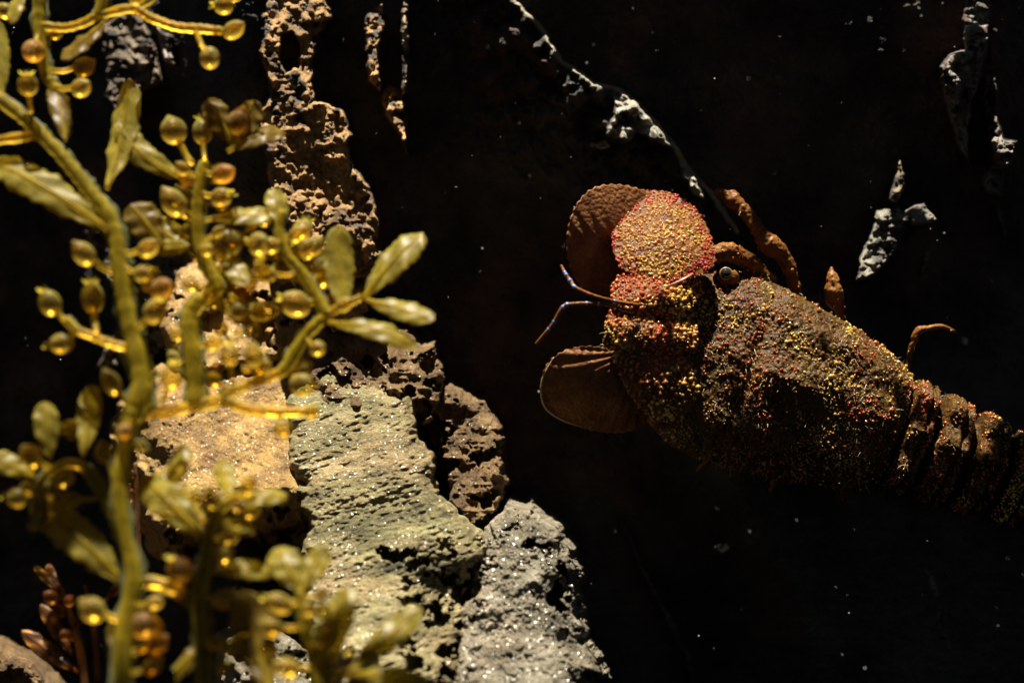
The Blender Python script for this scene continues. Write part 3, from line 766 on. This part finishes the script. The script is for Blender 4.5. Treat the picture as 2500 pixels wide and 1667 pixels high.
def scatter(obj, n, rmin, rmax, palette, seed, accept=None, rim=None, patch=True):
    """small knobs grown on a shell: returns arrays of one joined mesh"""
    me = obj.data; r_ = np.random.default_rng(seed)
    me.calc_loop_triangles()
    co = np.empty(len(me.vertices) * 3); me.vertices.foreach_get('co', co); co = co.reshape(-1, 3)
    tv = np.empty(len(me.loop_triangles) * 3, int); me.loop_triangles.foreach_get('vertices', tv); tv = tv.reshape(-1, 3)
    a, b, c = co[tv[:, 0]], co[tv[:, 1]], co[tv[:, 2]]
    nr = np.cross(b - a, c - a); ar = np.linalg.norm(nr, axis=1); nr = nr / (ar[:, None] + 1e-15)
    w = ar * np.clip(-nr[:, 1] + 0.35, 0.0, None)
    pick = r_.choice(len(tv), n, p=w / w.sum())
    u, v = r_.random(n), r_.random(n); f = u + v > 1; u[f] = 1 - u[f]; v[f] = 1 - v[f]
    p = a[pick] + (b - a)[pick] * u[:, None] + (c - a)[pick] * v[:, None]; nn = nr[pick]
    rad = (rmin + (rmax - rmin) * r_.random(n) ** 2.2) * S * 0.95
    if accept is not None:
        m = accept(p, nn, r_); p, nn, rad = p[m], nn[m], rad[m]
    cols = np.array(palette)[r_.integers(0, len(palette), len(p))] * (0.6 + 0.6 * r_.random((len(p), 1)))
    if patch:
        w1 = np.clip(0.5 + 2.2 * fbm(p[:, 0] * 1000, p[:, 2] * 1000, 22, 3, 0.6, 61), 0, 1)[:, None]; w2 = np.clip(0.5 + 2.2 * fbm(p[:, 0] * 1000, p[:, 2] * 1000, 14, 2, 0.6, 67), 0, 1)[:, None]
        base = (np.array((0.58, 0.36, 0.065)) * w1 + np.array((0.16, 0.065, 0.015)) * (1 - w1)) * w2 + np.array((0.32, 0.05, 0.014)) * (1 - w2)
        cols = (0.86 * base + 0.14 * cols) * (0.75 + 0.5 * r_.random((len(p), 1)))
    if rim is not None:
        ppx = p[:, 0] / (S * (1 + p[:, 1])) + 1250; ppy = 833.5 - p[:, 2] / (S * (1 + p[:, 1]))
        q = np.hypot((ppx - rim[0]) / rim[2], (ppy - rim[1]) / rim[3])
        m = (q + 0.15 * (r_.random(len(p)) - 0.5)) > 0.80
        cols[m] = np.array((0.40, 0.045, 0.03)) * (0.6 + 0.6 * r_.random((m.sum(), 1)))
    return p, nn, rad, cols

def knobs_mesh(name, sets, parent):
    Vs, Fs, Cs = [], [], []; off = 0
    for p, nn, rad, cols in sets:
        base = IV[None] * rad[:, None, None]
        # stretch along the normal a little
        along = (base * nn[:, None, :]).sum(-1, keepdims=True) * nn[:, None, :]
        v = base + along * 0.25 + p[:, None, :] + nn[:, None, :] * (rad * 0.02)[:, None, None]
        k = len(p)
        Vs.append(v.reshape(-1, 3)); Fs.append((IF[None] + (np.arange(k) * len(IV))[:, None, None] + off).reshape(-1, 3))
        Cs.append(np.repeat(cols, len(IV), 0)); off += k * len(IV)
    me = mesh_np(name, np.concatenate(Vs), tris=np.concatenate(Fs), colors=np.clip(np.concatenate(Cs), 0, 0.9))
    return link(name, me, MAT_TUB, parent, kind='stuff')
def tail_thin(p, n, r):
    d = p - np.array(LC); t = (d @ np.array(AX)) / LU
    q = np.zeros(len(p)); gap = np.ones(len(p), bool)
    for a0, a1 in ((560, 640), (640, 740), (740, 840), (840, 935), (935, 1020), (1020, 1130)):
        m = (t >= a0) & (t < a1); q = (t - a0) / (a1 - a0)
        gap &= ~(m & ((q < 0.14) | (q > 0.86) | (np.abs(q - 0.6) < 0.08)))
    v = (d @ np.array(SIDE)) / LU
    bl = np.interp(t, [-175, -90, 0, 134, 285, 403, 535, 620, 760, 900], [80, 165, 205, 243, 227, 205, 165, 153, 141, 123])
    leg = np.abs(v) > bl + 6
    dens = 0.45 + 1.6 * (fbm(t, v, 70, 3, 0.6, 501) + 0.25)
    return gap & (r.random(len(p)) < np.clip(dens, 0.2, 1)) & (~leg | (r.random(len(p)) < 0.12))
PAL = [(0.34, 0.06, 0.03), (0.24, 0.05, 0.025), (0.42, 0.16, 0.05), (0.45, 0.27, 0.08), (0.40, 0.30, 0.11), (0.18, 0.07, 0.025), (0.26, 0.17, 0.05), (0.30, 0.22, 0.08)]
PALG = [(0.52, 0.31, 0.06), (0.50, 0.24, 0.04), (0.55, 0.36, 0.09), (0.45, 0.12, 0.03)]
PALR = [(0.45, 0.04, 0.03), (0.40, 0.05, 0.04), (0.50, 0.16, 0.05)]
knobs_mesh('tubercles', [scatter(body, 12500, 1.0, 3.6, PAL, 21, accept=tail_thin), scatter(body, 700, 3.5, 7.0, PAL, 27, accept=tail_thin),
                         scatter(body, 7000, 1.4, 5.0, PAL, 28, accept=lambda p, n, r: tail_thin(p, n, r) & (((p - np.array(LC)) @ np.array(AX)) / LU > 555)), scatter(plateD, 320, 2.5, 7.5, PAL + PALR, 24), scatter(plateE, 650, 1.8, 6.5, PAL + PALG, 25), scatter(plateF, 650, 1.8, 6.5, PAL + PALG, 26),
                         scatter(plateA, 1500, 1.8, 4.2, PALG, 22, accept=lambda p, n, r: n[:, 1] < 0, rim=(1612, 585, 128, 118), patch=False)], lob)
def bristles():
    p, nn, rad, cols = scatter(body, 1900, 1, 2, [(0.6, 0.5, 0.28), (0.5, 0.42, 0.22)], 31, patch=False, accept=tail_thin)
    r_ = np.random.default_rng(32)
    Vs, Qs = [], []; off = 0; C = []
    for i in range(len(p)):
        n = Vector(nn[i]); tdir = (Vector(r_.normal(size=3)) * 0.9 + n).normalized()
        L_ = (5 + 12 * r_.random()) * S; b0 = Vector(p[i]); bend = Vector((0, 0, -1)) * L_ * 0.3 + Vector(r_.normal(size=3)) * L_ * 0.15
        w = 0.6 * S
        sd = tdir.cross(Vector((0, 1, 0.2))); sd = sd.normalized() * w
        sd2 = tdir.cross(sd).normalized() * w
        rows = []
        for j in range(4):
            q = j / 3; c = b0 + tdir * L_ * q + bend * q * q; tw = 1 - 0.75 * q
            rows += [c + sd * tw, c + sd2 * tw, c - sd * tw, c - sd2 * tw]
        Vs += [tuple(v) for v in rows]
        for j in range(3):
            for k in range(4): Qs.append((off + j * 4 + k, off + j * 4 + (k + 1) % 4, off + (j + 1) * 4 + (k + 1) % 4, off + (j + 1) * 4 + k))
        off += 16; C += [cols[i]] * 16
    me = mesh_np('bristles', Vs, quads=Qs, colors=np.array(C))
    link('bristles', me, MAT_BRISTLE, lob, kind='stuff')
bristles()

# ------------------------------------------------------------------ seaweed
SV2, SQ2, ST2 = sphere_np(22, 16)
fv = SV2.copy()
tip = np.clip(fv[:, 2], 0, 1) ** 14
fv[:, 2] = fv[:, 2] * 1.08 + 0.30 * tip; fv[:, :2] *= (1 - 0.25 * tip)[:, None]
FLOAT_ME = mesh_np('float', fv, quads=SQ2, tris=ST2); FLOAT_ME.materials.append(MAT_FLOAT)
FLOAT_RED_ME = FLOAT_ME.copy(); FLOAT_RED_ME.materials.clear(); FLOAT_RED_ME.materials.append(MAT_FLOAT_RED)
FLOAT_SMALL_ME = FLOAT_ME.copy(); FLOAT_SMALL_ME.materials.clear(); FLOAT_SMALL_ME.materials.append(MAT_RED_WEED)
# ragged little crown some floats carry
def crown_mesh():
    V = []; Q = []
    n = 16
    for j, (rr, zz) in enumerate(((0.10, 0.95), (0.55, 1.08), (0.80, 1.35))):
        for k in range(n):
            a = 2 * math.pi * k / n; jag = (0.14 * math.sin(k * 2.7) + 0.10 * math.sin(k * 5.1)) * (j == 2)
            V.append(((rr + jag * .5) * math.cos(a), 0.45 * (rr + jag * .5) * math.sin(a), zz + jag))
    for j in range(2):
        for k in range(n): Q.append((j * n + k, j * n + (k + 1) % n, (j + 1) * n + (k + 1) % n, (j + 1) * n + k))
    me = mesh_np('float_crown', V, quads=Q); me.materials.append(MAT_LEAF); return me
CROWN_ME = crown_mesh()

class Frond:
    def __init__(self, name, depth, label, group='seaweed fronds', mats=(MAT_STEM, MAT_LEAF, FLOAT_ME), root=None, mat_mid=None):
        self.depth = depth; self.ms, self.ml, self.fm = mats
        self.mid = mat_mid or self.ms
        self.o = link(name, None, label=label, category='seaweed', group=group)
        self.rng = random.Random(hash(label) % 1000 if False else sum(map(ord, label)))
    def dep(self, py):
        return self.depth + 0.34 * (833.5 - py) * S * (1 + self.depth)      # fronds lean back towards the wall
    def stem(self, pts, name='branch', seg=12):
        """pts: (px, py, radius px[, extra depth])"""
        pp = [(p[0], p[1], p[2], p[3] if len(p) > 3 else 0.0) for p in pts]
        sp = spline(pp, 7)
        co = [P(p[0], p[1], self.dep(p[1]) + p[3]) for p in sp]
        k = S * (1 + self.depth)
        rad = [max(1.0, p[2] * (1 + 0.10 * math.sin(i * 1.7 + p[0]))) * k for i, p in enumerate(sp)]
        me = tube_mesh(name, co, [r_ * 1.15 for r_ in rad], seg)
        o = link(name, me, self.ms, self.o)
        if self.ms is MAT_STEM:                              # thin ragged wing along both sides
            V = []; Q = []; n = len(co)
            for i in range(n):
                d = (co[min(i + 1, n - 1)] - co[max(i - 1, 0)]).normalized(); sd = d.cross(Vector((0, -1, 0)))
                sd = sd.normalized() if sd.length > 1e-6 else Vector((1, 0, 0))
                vert = abs(d.z) ** 1.5
                wl_ = rad[i] * (1.0 + 0.8 * vert + 0.3 * vert * math.sin(i * 0.9 + co[0].x * 90)); wr_ = rad[i] * (1.0 + 0.8 * vert + 0.3 * vert * math.sin(i * 0.7 + 2 + co[0].z * 90))
                for yy in (-0.0002, 0.0002):
                    V += [tuple(co[i] - sd * wl_ + Vector((0, 0.7 * rad[i] + yy, 0))), tuple(co[i] + Vector((0, 0.7 * rad[i] + yy, 0))), tuple(co[i] + sd * wr_ + Vector((0, 0.7 * rad[i] + yy, 0)))]
            for i in range(n - 1):
                if abs((co[i + 1] - co[i]).normalized().z) < 0.55: continue
                a = i * 6; b = a + 6
                Q += [(a, a + 1, b + 1, b), (a + 1, a + 2, b + 2, b + 1), (a + 3, b + 3, b + 4, a + 4), (a + 4, b + 4, b + 5, a + 5), (a, b, b + 3, a + 3), (a + 2, a + 5, b + 5, b + 2)]
            if Q: link('wing', mesh_np('wing', V, quads=Q), MAT_WING, o)
        return o
    def leaf(self, bx, by, tx, ty, w, dz=0.0, roll=None, curl=None, serr=0.05, mat=None, bend=0.0):
        r = self.rng
        y = self.dep(by) + dz
        lean = 0.45 * math.hypot(tx - bx, ty - by) * S * (1 if ty < by else -1) * abs(ty - by) / (math.hypot(tx - bx, ty - by) + 1e-6)
        a = P(bx, by, y); b = P(tx, ty, y + r.uniform(-0.008, 0.008) + lean)
        d = b - a; Ln = d.length; d.normalize()
        front = Vector((0, -1, 0))
        sd = d.cross(front).normalized()
        roll = r.uniform(-0.45, 0.45) if roll is None else roll
        nrm = sd.cross(d).normalized()
        if nrm.y > 0: nrm = -nrm
        roll = abs(roll) + 0.15
        if (Matrix.Rotation(roll, 3, d) @ nrm).z < (Matrix.Rotation(-roll, 3, d) @ nrm).z: roll = -roll     # blades open towards the light
        sd = (Matrix.Rotation(roll, 3, d) @ sd); nrm = (Matrix.Rotation(roll, 3, d) @ nrm)
        curl = r.uniform(-0.08, 0.16) if curl is None else curl
        W = w * 0.5 * S * (1 + y)
        nl, nw = 34, 8; th = 0.00022
        V = []
        ph = r.uniform(0, 6)
        pos = []
        for i in range(nl + 1):
            q = i / nl
            prof = math.sin(math.pi / 2 * q / 0.60) ** 0.85 if q < 0.60 else math.sqrt(max(0.0, 1 - ((q - 0.60) / 0.40) ** 2.4))
            prof = max(prof, 0.16 * (1 - q) if q < 0.12 else 0, 0.02)
            prof *= 1 + serr * (math.sin(q * 62 + ph) + 0.7 * math.sin(q * 37 + 2 * ph))
            c = a + d * (Ln * q) + nrm * (curl * Ln * math.sin(math.pi * q * 0.9)) + sd * (bend * Ln * math.sin(math.pi * q))
            pos.append(c)
            for j in range(nw + 1):
                u = -1 + 2 * j / nw
                rip = 0.10 * W * math.sin(q * 20 + u * 3 + ph) * abs(u)
                V.append((c + sd * (W * prof * u) + nrm * (-0.10 * W * abs(u) ** 1.6 * prof + rip), nrm, u))
        front_ = [tuple(v + n_ * (th * (1 - 0.8 * u * u))) for v, n_, u in V]
        back_ = [tuple(v - n_ * (th * (1 - 0.8 * u * u))) for v, n_, u in V]
        o = len(front_); Q = []
        for i in range(nl):
            for j in range(nw):
                A = i * (nw + 1) + j; B = A + 1; C = B + nw + 1; D = A + nw + 1
                Q.append((A, B, C, D)); Q.append((o + A, o + D, o + C, o + B))
        for i in range(nl):
            for j in (0, nw):
                A = i * (nw + 1) + j; D = A + nw + 1
                Q.append((A, D, o + D, o + A) if j == 0 else (A, o + A, o + D, D))
        me = mesh_np('leaf', front_ + back_, quads=Q)
        lf = link('leaf', me, mat or self.ml, self.o)
        rm = max(2.2, w * 0.075) * S * (1 + y)
        me = tube_mesh('midrib', [p + nrm * 0.0004 for p in pos[:-2]], [rm * (1.15 - 0.85 * i / nl) for i in range(nl - 1)], 8)
        link('midrib', me, self.mid, lf)
        return lf
    def float(self, cx, cy, r, sx=None, sy=None, dz=None, crown=None, red=False):
        rr = self.rng
        dz = rr.uniform(-0.012, 0.008) if dz is None else dz
        y = self.dep(cy) + dz; r = r * rr.uniform(0.72, 0.95)
        c = P(cx, cy, y)
        if sx is None: sx, sy = cx + rr.uniform(-8, 8), cy + r * 1.5
        base = P(sx, sy, self.dep(sy))
        ax = (c - base).normalized()
        R = r * S * (1 + y)
        # the pointed tip looks away from the stalk, mostly upward
        ax = (ax + Vector((0, -0.15, 0.5))).normalized()
        rot = ax.to_track_quat('Z', 'Y').to_matrix()
        o = link('float', FLOAT_RED_ME if red else self.fm, None, self.o)
        sc = Vector((R * rr.uniform(0.85, 1.08), R * rr.uniform(0.85, 1.08), R * rr.uniform(0.95, 1.22)))
        o.matrix_world = Matrix.Translation(c) @ rot.to_4x4() @ Matrix.Diagonal((*sc, 1))
        if crown or (crown is None and rr.random() < 0.35 and r > 22):
            k = link('float_crown', CROWN_ME, None, o)
        sr = max(4.0, r * 0.26) * S * (1 + y)
        e = c - (c - base).normalized() * R * 0.9
        mid = (base + e) / 2 + Vector((0, 0, -0.1 * (e - base).length))
        sp = spline([tuple(base), tuple(mid), tuple(e)], 4)
        if (e - base).length > 0.0008:
            me = tube_mesh('stalk', sp, [sr] * len(sp), 9)
            me.transform((Matrix.Translation(c) @ rot.to_4x4() @ Matrix.Diagonal((*sc, 1))).inverted())
            link('stalk', me, self.ms, o)
        return o

# --- frond with the tallest stem, entering from the left edge
A = Frond('seaweed', -0.235, 'tallest yellow-green seaweed frond, its stem curving down from the left edge')
A.stem([(-60, 205, 14), (-20, 228, 14), (50, 282, 14), (100, 328, 14), (160, 392, 14), (215, 462, 15), (262, 522, 16), (284, 585, 16), (292, 655, 17), (305, 740, 17), (325, 830, 18), (345, 930, 20), (335, 990, 22), (312, 1040, 20), (303, 1100, 16), (290, 1180, 15), (300, 1280, 15), (325, 1400, 16), (310, 1500, 17), (298, 1600, 18), (295, 1800, 18)], 'stem')
A.stem([(95, 330, 10), (60, 334, 11), (0, 342, 11), (-40, 350, 10)])
A.stem([(308, 848, 9), (270, 838, 9), (225, 820, 9), (190, 806, 9), (160, 780, 9)])
A.leaf(282, 574, -30, 396, 92, roll=0.35, serr=0.08)
A.leaf(262, 462, 312, 192, 84, dz=0.01, roll=-0.25)
A.leaf(160, 345, 132, 200, 52, roll=0.3, mat=MAT_BROWN_LEAF)
A.leaf(0, 250, -10, 50, 60, roll=0.3)
A.leaf(330, 610, 460, 600, 40, dz=0.015)
A.leaf(395, 600, 320, 500, 90, dz=0.012, mat=MAT_BROWN_LEAF)
for a in ((68, 208, 29, 76, 275), (205, 620, 34, 276, 664), (362, 606, 30, 300, 615), (352, 668, 31, 303, 650), (394, 705, 34, 350, 700, 'r'), (378, 760, 32, 335, 800), (122, 740, 34, 160, 782), (226, 728, 34, 236, 815), (150, 838, 32, 185, 806), (272, 935, 33, 318, 985), (420, 920, 33, 395, 985), (303, 1052, 22, 320, 1010, 'r'), (345, 1040, 16, 325, 1015), (336, 1085, 22, 310, 1060), (255, 1105, 29, 288, 1180), (226, 1488, 36, 305, 1512), (378, 1470, 24, 318, 1470), (352, 1525, 34, 312, 1500, 'r'), (382, 1572, 35, 320, 1590, 'r'), (372, 1625, 28, 310, 1640)):
    A.float(*a[:5], red=(len(a) > 5))
# --- right-hand branch with the end leaves
B = Frond('seaweed', -0.215, 'seaweed frond with glowing branch and four spread leaves near the bare rock')
B.stem([(322, 1000, 14), (360, 1008, 14), (400, 1007, 14), (470, 992, 14), (540, 976, 14), (560, 958, 13), (630, 930, 11), (690, 905, 12), (722, 855, 13), (752, 812, 13), (800, 768, 11), (840, 745, 9), (882, 726, 8)], 'stem')
B.stem([(478, 988, 17), (474, 900, 17), (462, 790, 17), (480, 742, 17), (530, 705, 15), (512, 660, 14), (487, 600, 14), (480, 520, 14), (488, 440, 13), (500, 395, 11)])
B.stem([(546, 976, 13), (600, 996, 13), (660, 1004, 13), (770, 1004, 11)])
B.stem([(798, 772, 13), (770, 720, 12), (740, 670, 12), (702, 622, 11), (682, 570, 10), (688, 515, 8)])
B.stem([(1000, 0, 1), (1001, 0, 1)]) if False else None
B.leaf(838, 768, 828, 548, 80, roll=0.25); B.leaf(888, 730, 1034, 572, 84, roll=-0.35); B.leaf(895, 733, 1060, 782, 62, roll=0.5); B.leaf(800, 788, 1020, 856, 60, roll=0.55)
B.leaf(686, 565, 668, 462, 58, roll=0.2); B.leaf(500, 538, 682, 530, 66, roll=0.6); B.leaf(470, 445, 286, 300, 64, roll=0.2, bend=-0.12)
B.leaf(470, 612, 366, 535, 84, dz=0.01); B.leaf(568, 352, 508, 244, 66, mat=MAT_BROWN_LEAF); B.leaf(582, 352, 618, 244, 76, mat=MAT_BROWN_LEAF); B.leaf(555, 372, 696, 328, 66, mat=MAT_BROWN_LEAF, roll=0.5)
B.leaf(520, 705, 640, 780, 80, dz=0.012, mat=MAT_BROWN_LEAF); B.leaf(540, 610, 600, 700, 60, dz=0.01)
for a in ((424, 320, 40, 470, 400), (494, 322, 31, 500, 390), (585, 300, 34, 560, 350, 'r'), (545, 425, 30, 500, 420, 'r'), (540, 482, 36, 492, 470), (424, 495, 43, 482, 540), (445, 412, 22, 490, 430), (552, 596, 38, 486, 592), (632, 596, 30, 600, 585), (592, 690, 38, 524, 706, 'r'), (582, 760, 32, 530, 720), (728, 572, 24, 690, 578), (742, 606, 27, 700, 620), (650, 668, 28, 725, 664), (776, 650, 34, 760, 705), (722, 742, 38, 770, 735), (522, 838, 30, 468, 838), (560, 868, 32, 570, 945), (620, 868, 32, 625, 930), (738, 940, 34, 700, 905), (775, 850, 28, 745, 820), (762, 1005, 20, 720, 1004), (690, 1046, 27, 680, 1006), (662, 600, 22, 690, 580), (505, 610, 22, 488, 600), (640, 760, 30, 560, 720)):
    B.float(*a[:5], red=(len(a) > 5))
rb = random.Random(5)
for (x0, y0), (x1, y1), k_ in (((478, 960), (464, 800), 4), ((525, 700), (485, 560), 6), ((485, 540), (498, 410), 5), ((790, 760), (690, 580), 8), ((560, 955), (700, 895), 4), ((600, 940), (560, 760), 5), ((640, 700), (600, 560), 5)):
    for q_ in range(k_):
        f_ = (q_ + rb.random()) / k_; bx_ = x0 + (x1 - x0) * f_; by_ = y0 + (y1 - y0) * f_
        sgn = rb.choice((-1, 1)); B.float(bx_ + sgn * rb.uniform(32, 58), by_ - rb.uniform(-8, 34), rb.uniform(19, 30), bx_, by_, dz=rb.uniform(-0.005, 0.02), red=rb.random() < 0.15)
# --- spray along the top edge
C = Frond('seaweed', -0.225, 'seaweed spray hanging across the top left corner with one dangling float')
C.stem([(100, -60, 13), (96, 0, 13), (95, 60, 13), (102, 130, 13), (112, 180, 12), (132, 215, 11), (150, 262, 10), (160, 335, 9)], 'stem')
C.stem([(100, 64, 11), (160, 68, 10), (205, 56, 10), (240, 40, 10), (320, 22, 11), (372, 46, 11), (430, 66, 11), (490, 71, 11), (545, 76, 10)])
C.stem([(318, 24, 9), (360, 4, 9), (400, -30, 9)]); C.stem([(240, 40, 11), (250, 0, 12), (262, -50, 12)])
C.leaf(264, 48, 150, 146, 60, roll=0.5, mat=MAT_BROWN_LEAF); C.leaf(60, -30, 30, 60, 40)
for a in ((570, 74, 26, 530, 74), (512, 142, 31, 478, 74), (546, 14, 30, 600, -20), (205, 164, 26, 118, 170), (198, 215, 26, 125, 205), (82, 125, 32, 98, 60, 'r'), (12, 28, 28, 60, 20), (135, 85, 18, 105, 75), (330, -5, 22, 340, 14)):
    C.float(*a[:5], red=(len(a) > 5))
# --- lower left frond
D = Frond('seaweed', -0.225, 'seaweed frond bent over at the lower left with a long serrated leaf')
D.stem([(335, 1440, 13), (310, 1340, 14), (286, 1272, 14), (250, 1202, 13), (212, 1148, 12), (176, 1131, 11), (142, 1140, 10), (104, 1172, 9), (84, 1240, 8), (95, 1290, 6)], 'stem')
D.stem([(285, 1215, 10), (300, 1150, 10), (312, 1090, 10)])
D.leaf(122, 1122, 108, 982, 62); D.leaf(202, 1112, 228, 940, 62, roll=0.2); D.leaf(84, 1162, -30, 1112, 58, roll=0.4); D.leaf(318, 1436, 100, 1248, 96, roll=0.35, serr=0.08); D.leaf(178, 1075, 166, 1026, 42, mat=MAT_BROWN_LEAF)
D.leaf(110, 1275, 90, 1170, 36, mat=MAT_BROWN_LEAF)
for a in ((76, 1115, 29, 120, 1140), (42, 1215, 31, 95, 1190), (122, 1196, 27, 100, 1170), (125, 1236, 24, 90, 1230), (172, 1218, 27, 240, 1212), (158, 1170, 26, 180, 1135), (66, 1190, 20, 90, 1190), (80, 1285, 18, 88, 1260)):
    D.float(*a[:5])
# --- middle sprig in front of the tan slab
E = Frond('seaweed', -0.23, 'olive seaweed sprig in front of the tan slab')
E.stem([(505, 1800, 15), (500, 1667, 15), (490, 1560, 14), (482, 1470, 14), (500, 1385, 13), (512, 1300, 12), (532, 1252, 11), (560, 1222, 9), (622, 1190, 6)], 'stem')
E.stem([(482, 1480, 13), (430, 1440, 14), (370, 1420, 15), (325, 1425, 15)]); E.stem([(500, 1590, 9), (460, 1608, 9), (430, 1640, 9)])
E.leaf(495, 1312, 352, 1170, 96, roll=0.2); E.leaf(398, 1215, 448, 1084, 62, roll=0.2); E.leaf(560, 1228, 702, 1212, 52, roll=0.6); E.leaf(562, 1212, 538, 1122, 54); E.leaf(528, 1268, 626, 1294, 46, roll=0.6); E.leaf(516, 1396, 662, 1402, 58, roll=0.6)
E.leaf(505, 1570, 486, 1462, 56, mat=MAT_BROWN_LEAF); E.leaf(430, 1660, 510, 1570, 52, mat=MAT_BROWN_LEAF); E.leaf(300, 1690, 300, 1480, 80, mat=MAT_BROWN_LEAF)
for a in ((466, 1212, 30, 512, 1285), (516, 1222, 28, 522, 1270), (476, 1268, 30, 510, 1310), (606, 1186, 28, 575, 1215), (612, 1250, 22, 560, 1235), (560, 1308, 30, 512, 1310), (545, 1352, 32, 505, 1360), (440, 1390, 36, 490, 1430, 'r'), (550, 1462, 34, 488, 1452), (528, 1568, 24, 492, 1562), (560, 1578, 27, 495, 1570), (546, 1628, 26, 498, 1620), (590, 1210, 18, 560, 1225)):
    E.float(*a[:5], red=(len(a) > 5))
# --- bottom sprig before the ridged rock
F = Frond('seaweed', -0.24, 'seaweed sprig at the bottom edge in front of the ridged rock')
F.stem([(800, 1800, 13), (782, 1667, 13), (762, 1580, 12), (742, 1520, 11), (731, 1440, 9)], 'stem')
F.stem([(785, 1680, 10), (810, 1655, 9), (852, 1640, 8), (880, 1630, 6)])
F.leaf(730, 1444, 676, 1340, 84, roll=0.2); F.leaf(734, 1444, 792, 1332, 68, roll=-0.2); F.leaf(662, 1700, 592, 1438, 106, roll=0.2, mat=MAT_BROWN_LEAF); F.leaf(795, 1660, 858, 1432, 86, roll=-0.3); F.leaf(852, 1640, 1026, 1480, 74, roll=-0.4); F.leaf(868, 1645, 1040, 1672, 60, roll=0.5)
for a in ((682, 1472, 31, 738, 1466), (752, 1486, 22, 740, 1500), (786, 1452, 22, 738, 1452), (786, 1492, 22, 742, 1500), (664, 1530, 33, 744, 1524), (790, 1548, 36, 755, 1570), (702, 1630, 32, 770, 1620)):
    F.float(*a[:5])
# --- thin reddish sprig further back
G = Frond('seaweed', -0.12, 'small thin reddish seaweed sprig low at the left, behind the larger fronds', mats=(MAT_RED_WEED, MAT_RED_WEED, FLOAT_SMALL_ME))
G.stem([(215, 1800, 8), (205, 1650, 8), (190, 1560, 8), (172, 1500, 7), (152, 1445, 6), (140, 1425, 4)], 'stem')
G.stem([(240, 1660, 7), (232, 1570, 6), (222, 1500, 5), (206, 1428, 3)])
G.leaf(148, 1445, 84, 1382, 22); G.leaf(148, 1448, 118, 1380, 24); G.leaf(178, 1600, 100, 1474, 36); G.leaf(190, 1640, 52, 1536, 44)
for a in ((126, 1458, 19, 150, 1462), (170, 1466, 17, 160, 1475), (146, 1490, 16, 165, 1495), (196, 1516, 13, 180, 1525), (160, 1550, 18, 185, 1560), (280, 1440, 18, 240, 1470)):
    G.float(*a[:5], crown=False)
H = Frond('seaweed', -0.10, 'sharp little reddish weed strand between the big stem and the tan slab', mats=(MAT_RED_WEED, MAT_RED_WEED, FLOAT_SMALL_ME))
H.stem([(345, 1420, 5), (338, 1300, 5), (334, 1200, 5), (330, 1130, 4)], 'stem'); H.stem([(340, 1300, 4), (312, 1220, 4), (318, 1180, 3)])
for a in ((318, 1212, 16, 312, 1235), (326, 1158, 11, 332, 1175), (312, 1260, 14, 330, 1285)):
    H.float(*a[:5], crown=False)

# ------------------------------------------------------------------ drifting specks in the water
def specks():
    r_ = np.random.default_rng(77)
    n = 240
    px = r_.uniform(-150, 2650, n); py = r_.uniform(-100, 1750, n); y = r_.uniform(-0.20, -0.04, n)
    y = np.where(r_.random(n) < 0.05, r_.uniform(-0.35, -0.2, n), y)
    c = unproj(px, py, y)
    rad = (0.40 + 1.0 * r_.random(n) ** 5) * S
    st = np.ones((n, 3)); st[:, 2] += r_.random(n) * 1.2; st[:, 0] += r_.random(n) * 0.5
    V = (IV[None] * rad[:, None, None] * st[:, None, :] + c[:, None, :]).reshape(-1, 3)
    Fc = (IF[None] + (np.arange(n) * len(IV))[:, None, None]).reshape(-1, 3)
    me = mesh_np('drifting_specks', V, tris=Fc)
    link('drifting_specks', me, plain_material('pale_speck', (0.6, 0.6, 0.57), 0.5), kind='stuff', label='tiny pale specks drifting in the water', category='specks')
specks()
